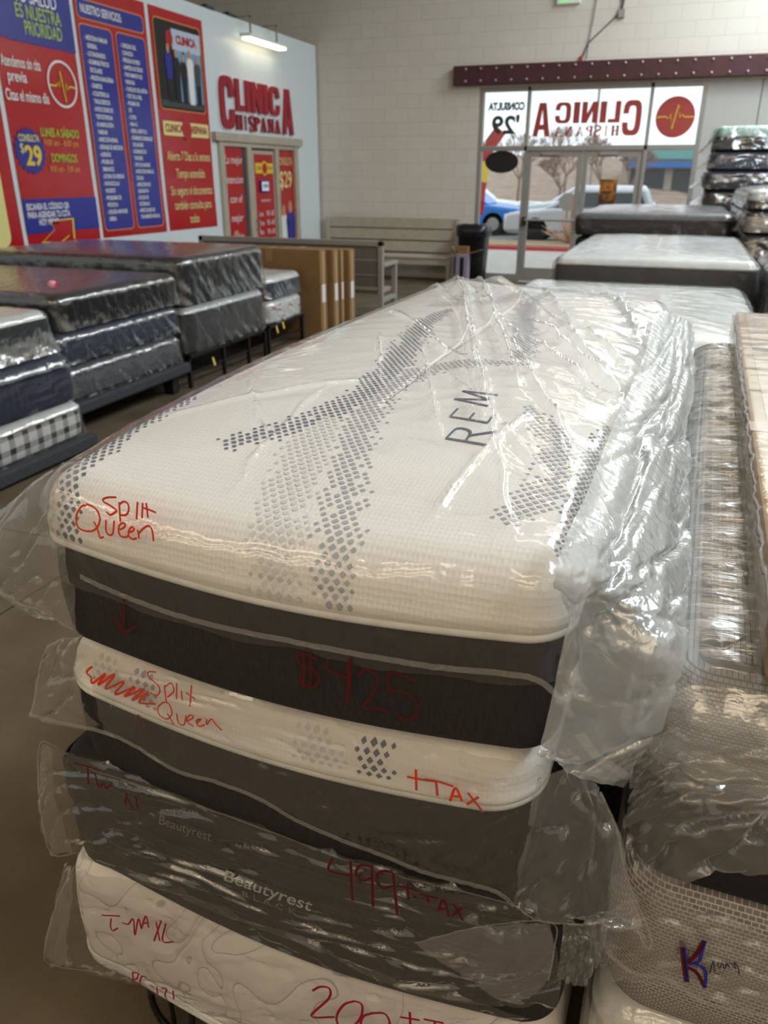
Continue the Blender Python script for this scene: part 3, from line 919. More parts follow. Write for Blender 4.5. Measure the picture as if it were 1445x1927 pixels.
mk('emblem_ring', np.stack([V[:, 1] * 0 + .015, V[:, 0] - 6.96, V[:, 2] - .99], 1), F, M['white'], t)
V, F = ribbon([(-x * .72 + 7.23, 0, z * .9 + 2.45) for x, z in pulse(1)], .016, 1)
mk('pulse_line', np.stack([V[:, 1] * 0 + .016, V[:, 0] - 6.96, V[:, 2] - .99], 1), F, M['yellow'], t)
star = [(6.64 + r * math.cos(a), 1.85 + r * 1.0 * math.sin(a)) for k in range(40) for r, a in [((.215, .18)[k % 2], math.pi * k / 20)]]
flat(t, P, 'starburst', star, 'blue', .013)
text('CONSULTA', .085, M['cream'], t, P(6.64, 1.96, .018), ON_LEFT, .27, bold=.002)
text('$', .12, M['cream'], t, P(6.53, 1.87, .018), ON_LEFT, .05)
text('29', .24, M['yellow'], t, P(6.67, 1.80, .018), ON_LEFT, .22, bold=.008)
arrow = [(6.62, 1.02), (6.80, 1.12), (6.77, 1.20), (7.08, 1.21), (7.06, 1.02), (7.0, 1.06), (6.86, 1.0)]
flat(t, P, 'arrow_outline', [(6.85 + (y - 6.85) * 1.12, 1.1 + (z - 1.1) * 1.12) for y, z in arrow], 'yellow', .013)
flat(t, P, 'arrow', arrow, 'red', .015)

t, P = banner('services_banner', 7.56, 8.77, 'red vinyl banner listing clinic services in two blue columns')
for nm, a in (('header_field', (7.60, 8.70, 3.11, 3.27)), ('column_field', (7.60, 8.11, 1.07, 3.05)), ('column_field', (8.19, 8.70, 1.07, 3.05))):
    flat(t, P, 'outline', rrect(a[0] - .012, a[1] + .012, a[2] - .012, a[3] + .012, .055), 'orange_line', .0115)
    flat(t, P, nm, rrect(*a), 'blue', .013)
text('NUESTRO SERVICIOS:', .11, M['white'], t, P(7.98, 3.19, .017), ON_LEFT, .66, bold=.002)
c1 = '- MEDICINA FAMILIAR\n  GENERAL\n- ULTRASONIDOS\n- EXÁMENES FÍSICOS\n  ESCOLARES\n- PRESIÓN SANGUÍNEA\n- DIABETES\n- COLESTEROL &\n  TRIGLICERIDOS\n- INYECCIONES DE\n  TESTOSTERONA\n- PLANIFICACIÓN\n  FAMILIAR\n- INFECCIÓN RENAL\n- DRENAJE DE ABSCESOS\n- ALERGIAS\n- PRUEBA DE\n  EMBARAZO\n- SUTURA DE HERIDAS\n- PAPANICOLAU\n  PACIENTE\n- PROBLEMAS DE\n  PRÓSTATA\n- CIRUGÍAS MENORES\n  UÑERO'
c2 = '- CHEQUEO DEL\n  CORAZÓN\n- PÉRDIDA DE PESO\n- LIMPIEZA DE OÍDOS\n- TRATAMIENTO DE\n  VERRUGA\n- CHEQUEO DEL RIÑÓN\n- TEST DE LA PIEL\n- PRUEBAS DE\n  ETS\n- COVID\n- HB-A1C\n- PERFIL HEPÁTICO\n- EXÁMENES GENERALES\n  DE SANGRE\n- EXÁMENES DE\n  TIROIDES\n- TIPO DE SANGRE\n  INYECCIÓN PARA EL\n  DOLOR\n- INFECCIÓN DE\n  GARGANTA\n- DOLOR DE\n  ESTÓMAGO\n- INFECCIONES DE\n  TRANSMISIÓN SEXUAL'
for s, y in ((c1, 7.66), (c2, 8.24)):
    text(s, .062, M['white'], t, P(y, 2.06, .017), ON_LEFT, .41, 'LEFT', bold=.0015, line=1.24, height=1.80)

t, P = banner('photo_banner', 8.84, 9.97, 'red vinyl banner with a group photo beside the clinic lettering')
flat(t, P, 'outline', rrect(8.89, 9.90, 2.36, 3.32, .06), 'orange_line', .0115)
b = MB()
q = lambda a: [P(y, z, 0)[1:] for y, z in a]
b.prism(q(rrect(8.905, 9.885, 2.375, 3.305, .05)), 'x', .013, .014, 4)
b.prism(q([(9.28, 2.45), (9.86, 2.45), (9.86, 3.02), (9.28, 3.02)]), 'x', .014, .015, 5)
b.prism(q([(9.25, 3.02), (9.87, 3.02), (9.87, 3.24), (9.25, 3.24)]), 'x', .014, .015, 6)
b.prism(q([(9.45, 2.45), (9.49, 2.45), (9.49, 3.02), (9.45, 3.02)]), 'x', .015, .016, 4)
b.prism(q(disc(.07, 20, 9.20, 3.13, .09)), 'x', .014, .015, 7)
b.prism(q([(8.92, 2.40), (9.86, 2.40), (9.86, 2.47), (8.92, 2.47)]), 'x', .015, .016, 3)
for y, h, a_ in ((9.14, .62, 1), (9.30, .58, 4), (9.45, .54, 4), (9.60, .60, 0), (9.76, .55, 3)):
    yy, zz = P(y, 2.45, 0)[1:]
    figure(b, yy, zz, h, a_, 0 if a_ == 0 else 4, 2, .017, .12)
b.build('photo_print', pm + [mat('print_sky_blue', C(120, 165, 205), .4), mat('print_pale_blue', C(190, 205, 225), .4), M['red']], t)
text('CLINICA', .12, M['red'], t, P(9.55, 3.13, .018), ON_LEFT, .44, bold=.006)
flat(t, P, 'logo_band', rrect(8.90, 9.92, 2.08, 2.24, .02), 'cream', .013)
flat(t, P, 'logo_disc', disc(.11, 24, 9.41, 2.16, .12), 'red', .014)
text('CLINICA      HISPANA', .12, M['dark_red'], t, P(9.41, 2.16, .017), ON_LEFT, .94, bold=.003)
for s, z, w in (('Abierto 7 Días a la semana', 1.87, .98), ('Tiempo extendido', 1.67, .66), ('Sin seguro ni documentos', 1.47, .96), ('también consulta para', 1.30, .86), ('todos', 1.13, .22)):
    text(s, .15, M['cream'], t, P(9.41, z - .02, .017), ON_LEFT, w, bold=.001)
t, P = banner('corner_banner', 5.2, 6.36, 'red banner edge with yellow field at the far left of the clinic wall')
flat(t, P, 'yellow_field', rrect(5.4, 6.2, 1.0, 1.75, .1), 'cream', .013)

# marker strokes, loose film sheets and sealed edges, in metres in the nearest stack's own frame
STROKES = [  # mattress, ink, width, points in the stack frame
 ('m1','o',0.003,[(0.163,-0.0264,1.261),(0.1564,-0.026,1.26),(0.1474,-0.0254,1.258),(0.1391,-0.0248,1.254),(0.1401,-0.0249,1.25),(0.1501,-0.0256,1.247),(0.1597,-0.0262,1.242),(0.1561,-0.026,1.238),(0.1476,-0.0254,1.233),(0.1414,-0.025,1.236)]),
 ('m1','o',0.003,[(0.1667,-0.0266,1.255),(0.1652,-0.0265,1.241),(0.1636,-0.0264,1.226)]),
 ('m1','o',0.003,[(0.1671,-0.0267,1.252),(0.1744,-0.0271,1.257),(0.1815,-0.0276,1.255),(0.1808,-0.0275,1.245),(0.175,-0.0272,1.238),(0.1662,-0.0266,1.236)]),
 ('m1','o',0.003,[(0.1985,-0.0286,1.261),(0.1948,-0.0283,1.246),(0.1926,-0.0282,1.235)]),
 ('m1','o',0.003,[(0.2066,-0.029,1.261),(0.2041,-0.0289,1.248),(0.2021,-0.0288,1.238)]),
 ('m1','o',0.003,[(0.2125,-0.0293,1.262),(0.2125,-0.0293,1.25),(0.2121,-0.0293,1.241)]),
 ('m1','o',0.003,[(0.2068,-0.029,1.254),(0.2157,-0.0295,1.253),(0.2269,-0.0301,1.251)]),
 ('m1','o',0.003,[(0.1059,-0.0224,1.239),(0.0973,-0.0218,1.236),(0.0868,-0.021,1.224),(0.0825,-0.0206,1.214),(0.0842,-0.0208,1.202),(0.0957,-0.0217,1.199),(0.1106,-0.0228,1.202),(0.1223,-0.0236,1.212),(0.1276,-0.024,1.224),(0.1248,-0.0238,1.235),(0.1159,-0.0232,1.24),(0.1062,-0.0224,1.241)]),
 ('m1','o',0.003,[(0.1154,-0.0231,1.217),(0.1196,-0.0234,1.208),(0.1217,-0.0236,1.198),(0.123,-0.0237,1.194),(0.1295,-0.0241,1.197)]),
 ('m1','o',0.003,[(0.1384,-0.0248,1.224),(0.1356,-0.0246,1.209),(0.1374,-0.0247,1.203),(0.142,-0.025,1.202),(0.1465,-0.0253,1.205),(0.15,-0.0256,1.214),(0.153,-0.0258,1.226)]),
 ('m1','o',0.003,[(0.1606,-0.0263,1.214),(0.1679,-0.0267,1.218),(0.1715,-0.0269,1.223),(0.1682,-0.0267,1.225),(0.1617,-0.0263,1.221),(0.1583,-0.0261,1.212),(0.16,-0.0262,1.205),(0.1674,-0.0267,1.204),(0.1736,-0.0271,1.207)]),
 ('m1','o',0.003,[(0.1744,-0.0271,1.212),(0.1826,-0.0276,1.216),(0.186,-0.0278,1.22),(0.1826,-0.0276,1.222),(0.1769,-0.0273,1.216),(0.1747,-0.0271,1.208),(0.1807,-0.0275,1.204),(0.1885,-0.028,1.207)]),
 ('m1','o',0.003,[(0.1916,-0.0282,1.22),(0.1925,-0.0282,1.214),(0.1922,-0.0282,1.207)]),
 ('m1','o',0.003,[(0.1925,-0.0282,1.214),(0.2001,-0.0286,1.222),(0.2102,-0.0292,1.229),(0.2155,-0.0295,1.227),(0.2169,-0.0296,1.219),(0.2163,-0.0295,1.208)]),
 ('m1','r',0.004,[(0.1498,-0.0255,1.108),(0.143,-0.0251,1.076),(0.1397,-0.0249,1.051)]),
 ('m1','r',0.004,[(0.128,-0.024,1.074),(0.1322,-0.0243,1.056),(0.1409,-0.0249,1.049),(0.1651,-0.0265,1.064)]),
 ('m1','r',0.003,[(0.4525,-0.0332,1.085),(0.4373,-0.0335,1.089),(0.423,-0.0337,1.084),(0.4287,-0.0336,1.072),(0.4472,-0.0333,1.067),(0.453,-0.0332,1.054),(0.4448,-0.0333,1.042),(0.4274,-0.0337,1.043),(0.4265,-0.0337,1.058)]),
 ('m1','r',0.003,[(0.4335,-0.0336,1.095),(0.4304,-0.0336,1.038)]),
 ('m1','r',0.003,[(0.4437,-0.0334,1.096),(0.4398,-0.0334,1.036)]),
 ('m1','r',0.003,[(0.468,-0.0328,1.091),(0.4629,-0.0329,1.075),(0.481,-0.0324,1.07),(0.4975,-0.0318,1.067)]),
 ('m1','r',0.003,[(0.498,-0.0318,1.097),(0.4939,-0.0319,1.029)]),
 ('m1','r',0.003,[(0.4959,-0.0319,1.096),(0.4911,-0.032,1.028)]),
 ('m1','r',0.003,[(0.5065,-0.0315,1.074),(0.5169,-0.031,1.085),(0.5285,-0.0305,1.083),(0.5329,-0.0303,1.07),(0.5255,-0.0306,1.048),(0.5135,-0.0312,1.027),(0.5313,-0.0304,1.03),(0.549,-0.0295,1.029)]),
 ('m1','r',0.003,[(0.5826,-0.0276,1.083),(0.5657,-0.0286,1.088),(0.5487,-0.0295,1.087),(0.5488,-0.0295,1.061)]),
 ('m1','r',0.003,[(0.5488,-0.0295,1.061),(0.566,-0.0286,1.063),(0.5817,-0.0277,1.055),(0.5862,-0.0274,1.041),(0.5808,-0.0277,1.028),(0.5694,-0.0284,1.022),(0.5577,-0.029,1.028)]),
 ('m2','o',0.0036,[(0.5736,-0.0281,0.9316),(0.5915,-0.0271,0.9323),(0.612,-0.0258,0.9345)]),
 ('m2','o',0.0036,[(0.5853,-0.0275,0.947),(0.5868,-0.0274,0.9125)]),
 ('m2','o',0.0036,[(0.5973,-0.0267,0.934),(0.6148,-0.0256,0.9353),(0.6352,-0.0242,0.933)]),
 ('m2','o',0.0036,[(0.6125,-0.0257,0.9347),(0.615,-0.0256,0.9115)]),
 ('m2','o',0.0036,[(0.6318,-0.0244,0.9071),(0.6381,-0.024,0.931),(0.6476,-0.0233,0.9117)]),
 ('m2','o',0.0036,[(0.6329,-0.0243,0.9167),(0.6458,-0.0234,0.9185)]),
 ('m2','o',0.0036,[(0.6535,-0.0228,0.9079),(0.6683,-0.0217,0.925)]),
 ('m2','o',0.0036,[(0.654,-0.0228,0.9282),(0.6752,-0.0212,0.9013)]),
 ('m2','o',0.0038,[(0.0635,-0.0192,0.9662),(0.0491,-0.018,0.9515),(0.0571,-0.0186,0.9437),(0.057,-0.0186,0.9333),(0.0886,-0.0211,0.9604),(0.0685,-0.0196,0.9335),(0.1081,-0.0226,0.9665),(0.0832,-0.0207,0.9314),(0.1249,-0.0238,0.9583),(0.1011,-0.0221,0.9269),(0.1458,-0.0253,0.9549),(0.12,-0.0235,0.9296),(0.1638,-0.0265,0.9572),(0.1342,-0.0245,0.9274),(0.1701,-0.0269,0.9525),(0.1488,-0.0255,0.9288),(0.1815,-0.0276,0.9361)]),
 ('m2','o',0.0026,[(0.19,-0.0281,0.9948),(0.1757,-0.0272,0.9905),(0.176,-0.0272,0.9808),(0.1901,-0.0281,0.9721),(0.192,-0.0282,0.9611),(0.1838,-0.0277,0.9519),(0.1737,-0.0271,0.9537)]),
 ('m2','o',0.0026,[(0.2025,-0.0288,0.9759),(0.2019,-0.0287,0.9593),(0.2018,-0.0287,0.946)]),
 ('m2','o',0.0026,[(0.202,-0.0288,0.9725),(0.2151,-0.0295,0.983),(0.2185,-0.0296,0.971),(0.2047,-0.0289,0.9552)]),
 ('m2','o',0.0026,[(0.2254,-0.03,0.9861),(0.2217,-0.0298,0.9573)]),
 ('m2','o',0.0026,[(0.2323,-0.0303,0.9752),(0.2319,-0.0303,0.9588)]),
 ('m2','o',0.0026,[(0.252,-0.0312,0.9908),(0.2441,-0.0309,0.9512)]),
 ('m2','o',0.0026,[(0.2403,-0.0307,0.9745),(0.2557,-0.0313,0.9679)]),
 ('m2','o',0.0026,[(0.1964,-0.0284,0.9443),(0.1842,-0.0277,0.9302),(0.1858,-0.0278,0.9172),(0.1993,-0.0286,0.9149),(0.2096,-0.0292,0.9285),(0.2066,-0.029,0.9442),(0.1964,-0.0284,0.9443)]),
 ('m2','o',0.0026,[(0.2007,-0.0287,0.9255),(0.2104,-0.0292,0.9084)]),
 ('m2','o',0.0026,[(0.2184,-0.0296,0.9314),(0.2197,-0.0297,0.9149),(0.2298,-0.0302,0.9149),(0.2354,-0.0305,0.9335)]),
 ('m2','o',0.0026,[(0.2376,-0.0306,0.9242),(0.2487,-0.0311,0.9345),(0.2422,-0.0308,0.9358),(0.2358,-0.0305,0.9236),(0.2466,-0.031,0.9171)]),
 ('m2','o',0.0026,[(0.2543,-0.0313,0.9263),(0.2618,-0.0316,0.9354),(0.2529,-0.0312,0.9292),(0.2569,-0.0314,0.9205),(0.2673,-0.0318,0.9273)]),
 ('m2','o',0.0026,[(0.2718,-0.032,0.9386),(0.2707,-0.0319,0.9284),(0.28,-0.0323,0.9413),(0.2872,-0.0325,0.9337),(0.296,-0.0327,0.9266)]),
 ('m2','r',0.003,[(0.1378,-0.0247,0.864),(0.1442,-0.0252,0.8997)]),
 ('m2','r',0.003,[(0.1272,-0.024,0.8851),(0.1439,-0.0251,0.9024),(0.1538,-0.0258,0.8803)]),
 ('m3','r',0.0034,[(0.0081,-0.0367,0.7769),(0.0362,-0.039,0.782),(0.0644,-0.0412,0.7828)]),
 ('m3','r',0.0034,[(0.0379,-0.0391,0.7827),(0.0314,-0.0386,0.7422)]),
 ('m3','r',0.0034,[(0.0517,-0.0402,0.7732),(0.0545,-0.0404,0.7472),(0.0676,-0.0415,0.7586),(0.0708,-0.0417,0.7508),(0.0856,-0.0429,0.7644)]),
 ('m3','r',0.0034,[(0.1151,-0.0451,0.7601),(0.1074,-0.0445,0.7328)]),
 ('m3','r',0.0034,[(0.1108,-0.0448,0.7523),(0.1236,-0.0457,0.7306)]),
 ('m3','r',0.0034,[(0.1331,-0.0464,0.7616),(0.1332,-0.0464,0.7347)]),
 ('m4','p',0.0034,[(-0.009,-0.028,0.4127),(0.0383,-0.0311,0.4359)]),
 ('m4','p',0.0034,[(0.0141,-0.0292,0.417),(0.008,-0.0287,0.3928),(0.0116,-0.0289,0.3834),(0.0267,-0.0302,0.3995)]),
 ('m4','p',0.0034,[(0.0408,-0.0313,0.4205),(0.0552,-0.0325,0.4248),(0.0706,-0.0337,0.4462),(0.067,-0.0334,0.4034),(0.0834,-0.0347,0.4533),(0.0863,-0.0349,0.4292)]),
 ('m4','p',0.0034,[(0.0866,-0.035,0.4312),(0.1027,-0.0362,0.471),(0.105,-0.0364,0.4433)]),
 ('m4','p',0.0034,[(0.0924,-0.0354,0.4473),(0.1071,-0.0365,0.4571)]),
 ('m4','p',0.0034,[(0.1121,-0.0369,0.4141),(0.1377,-0.0387,0.4791)]),
 ('m4','p',0.0034,[(0.125,-0.0378,0.4687),(0.1264,-0.0379,0.4222)]),
 ('m4','p',0.0034,[(0.1469,-0.0393,0.477),(0.1334,-0.0384,0.4262),(0.1591,-0.0402,0.4387)]),
 ('m4','p',0.0034,[(0.0437,-0.0316,0.2927),(0.0405,-0.0313,0.2624)]),
 ('m4','p',0.0034,[(0.0433,-0.0315,0.2905),(0.0567,-0.0326,0.2967),(0.0522,-0.0323,0.2798),(0.042,-0.0314,0.2715)]),
 ('m4','p',0.0034,[(0.0797,-0.0344,0.2988),(0.0669,-0.0334,0.295),(0.0576,-0.0327,0.269),(0.0679,-0.0335,0.2674)]),
 ('m4','p',0.0034,[(0.0821,-0.0346,0.2803),(0.0925,-0.0354,0.2808)]),
 ('m4','p',0.0034,[(0.1004,-0.036,0.2878),(0.0984,-0.0359,0.2624)]),
 ('m4','p',0.0034,[(0.111,-0.0368,0.2904),(0.1236,-0.0377,0.2963),(0.1172,-0.0373,0.2743),(0.1212,-0.0375,0.2668)]),
 ('m4','p',0.0034,[(0.1394,-0.0388,0.3022),(0.1378,-0.0387,0.2773)]),
 ('m3','r',0.004,[(0.4751,-0.0546,0.7751),(0.4683,-0.0548,0.7513),(0.4837,-0.0543,0.7494),(0.5036,-0.0536,0.7531)]),
 ('m3','r',0.004,[(0.5025,-0.0536,0.7795),(0.5038,-0.0536,0.704)]),
 ('m3','r',0.004,[(0.5337,-0.0523,0.7794),(0.5174,-0.053,0.7773),(0.5097,-0.0533,0.7592),(0.5201,-0.0529,0.7496),(0.5336,-0.0523,0.7604)]),
 ('m3','r',0.004,[(0.5337,-0.0523,0.7813),(0.5349,-0.0522,0.7042)]),
 ('m3','r',0.004,[(0.5642,-0.0507,0.781),(0.5468,-0.0516,0.7766),(0.5395,-0.052,0.7588),(0.5498,-0.0515,0.7472),(0.5644,-0.0507,0.7564)]),
 ('m3','r',0.004,[(0.5642,-0.0507,0.7791),(0.5707,-0.0503,0.7023)]),
 ('m3','r',0.004,[(0.5702,-0.0503,0.7585),(0.5845,-0.0495,0.76),(0.6017,-0.0484,0.7586)]),
 ('m3','r',0.004,[(0.5844,-0.0495,0.7675),(0.5863,-0.0494,0.7395)]),
 ('m3','r',0.004,[(0.6017,-0.0484,0.7548),(0.6271,-0.0467,0.7545)]),
 ('m3','r',0.004,[(0.6131,-0.0477,0.7551),(0.6148,-0.0476,0.7424)]),
 ('m3','r',0.004,[(0.6278,-0.0467,0.7318),(0.6355,-0.0461,0.7556),(0.6435,-0.0456,0.726)]),
 ('m3','r',0.004,[(0.6304,-0.0465,0.7385),(0.6416,-0.0457,0.7388)]),
 ('m3','r',0.004,[(0.6476,-0.0453,0.7294),(0.6606,-0.0443,0.7495)]),
 ('m3','r',0.004,[(0.6494,-0.0451,0.7531),(0.663,-0.0441,0.7255)]),
 ('m4','p',0.0042,[(0.4286,-0.0476,0.4656),(0.4432,-0.0474,0.4825),(0.4588,-0.047,0.4855),(0.4564,-0.0471,0.4606),(0.4244,-0.0477,0.4026),(0.4658,-0.0468,0.422)]),
 ('m4','p',0.0042,[(0.5011,-0.0457,0.478),(0.4822,-0.0463,0.4593),(0.4693,-0.0467,0.4238),(0.4758,-0.0466,0.4001),(0.4933,-0.046,0.4092),(0.5108,-0.0453,0.4448),(0.5127,-0.0452,0.4743),(0.5011,-0.0457,0.478)]),
 ('m4','p',0.0042,[(0.5309,-0.0444,0.4643),(0.5141,-0.0451,0.4465),(0.5105,-0.0453,0.4156),(0.5206,-0.0449,0.4011),(0.5441,-0.0438,0.4132),(0.5579,-0.043,0.449),(0.5506,-0.0434,0.4715),(0.5309,-0.0444,0.4643)]),
 ('m4','p',0.0042,[(0.5748,-0.0421,0.476),(0.6049,-0.0402,0.4832)]),
 ('m4','p',0.0042,[(0.5895,-0.0412,0.4945),(0.5911,-0.0411,0.4602)]),
 ('m4','p',0.0042,[(0.6111,-0.0398,0.4884),(0.6419,-0.0377,0.4935)]),
 ('m4','p',0.0042,[(0.6281,-0.0387,0.4917),(0.6309,-0.0385,0.4509)]),
 ('k','r',0.0055,[(0.9323,-0.014,0.7804),(0.9407,-0.014,0.7431),(0.9482,-0.014,0.7121)]),
 ('k','r',0.0055,[(0.957,-0.014,0.7922),(0.9525,-0.014,0.7668),(0.9443,-0.014,0.7449)]),
 ('k','r',0.0055,[(0.9442,-0.014,0.7389),(0.9575,-0.014,0.7336),(0.9704,-0.014,0.7129)]),
 ('k','b',0.0042,[(0.935,-0.014,0.7788),(0.9442,-0.014,0.7389),(0.95,-0.014,0.713)]),
 ('k','b',0.0042,[(0.9581,-0.014,0.7913),(0.9573,-0.014,0.7721),(0.9563,-0.014,0.7539),(0.9463,-0.014,0.7444)]),
 ('k','b',0.0042,[(0.9534,-0.014,0.748),(0.9634,-0.014,0.7456),(0.9682,-0.014,0.733),(0.9695,-0.014,0.7125)]),
 ('k','n',0.0012,[(0.9664,-0.014,0.7441),(0.971,-0.014,0.739),(0.9721,-0.014,0.7618),(0.9767,-0.014,0.7449)]),
 ('k','n',0.0012,[(0.9767,-0.014,0.7626),(0.9808,-0.014,0.7544),(0.9821,-0.014,0.7639),(0.9863,-0.014,0.7557),(0.9873,-0.014,0.7665),(0.9912,-0.014,0.7596)]),
 ('k','n',0.0012,[(0.9915,-0.014,0.7686),(0.9972,-0.014,0.7627),(0.9947,-0.014,0.7716),(1,-0.014,0.7644),(1.003,-0.014,0.754)]),
]
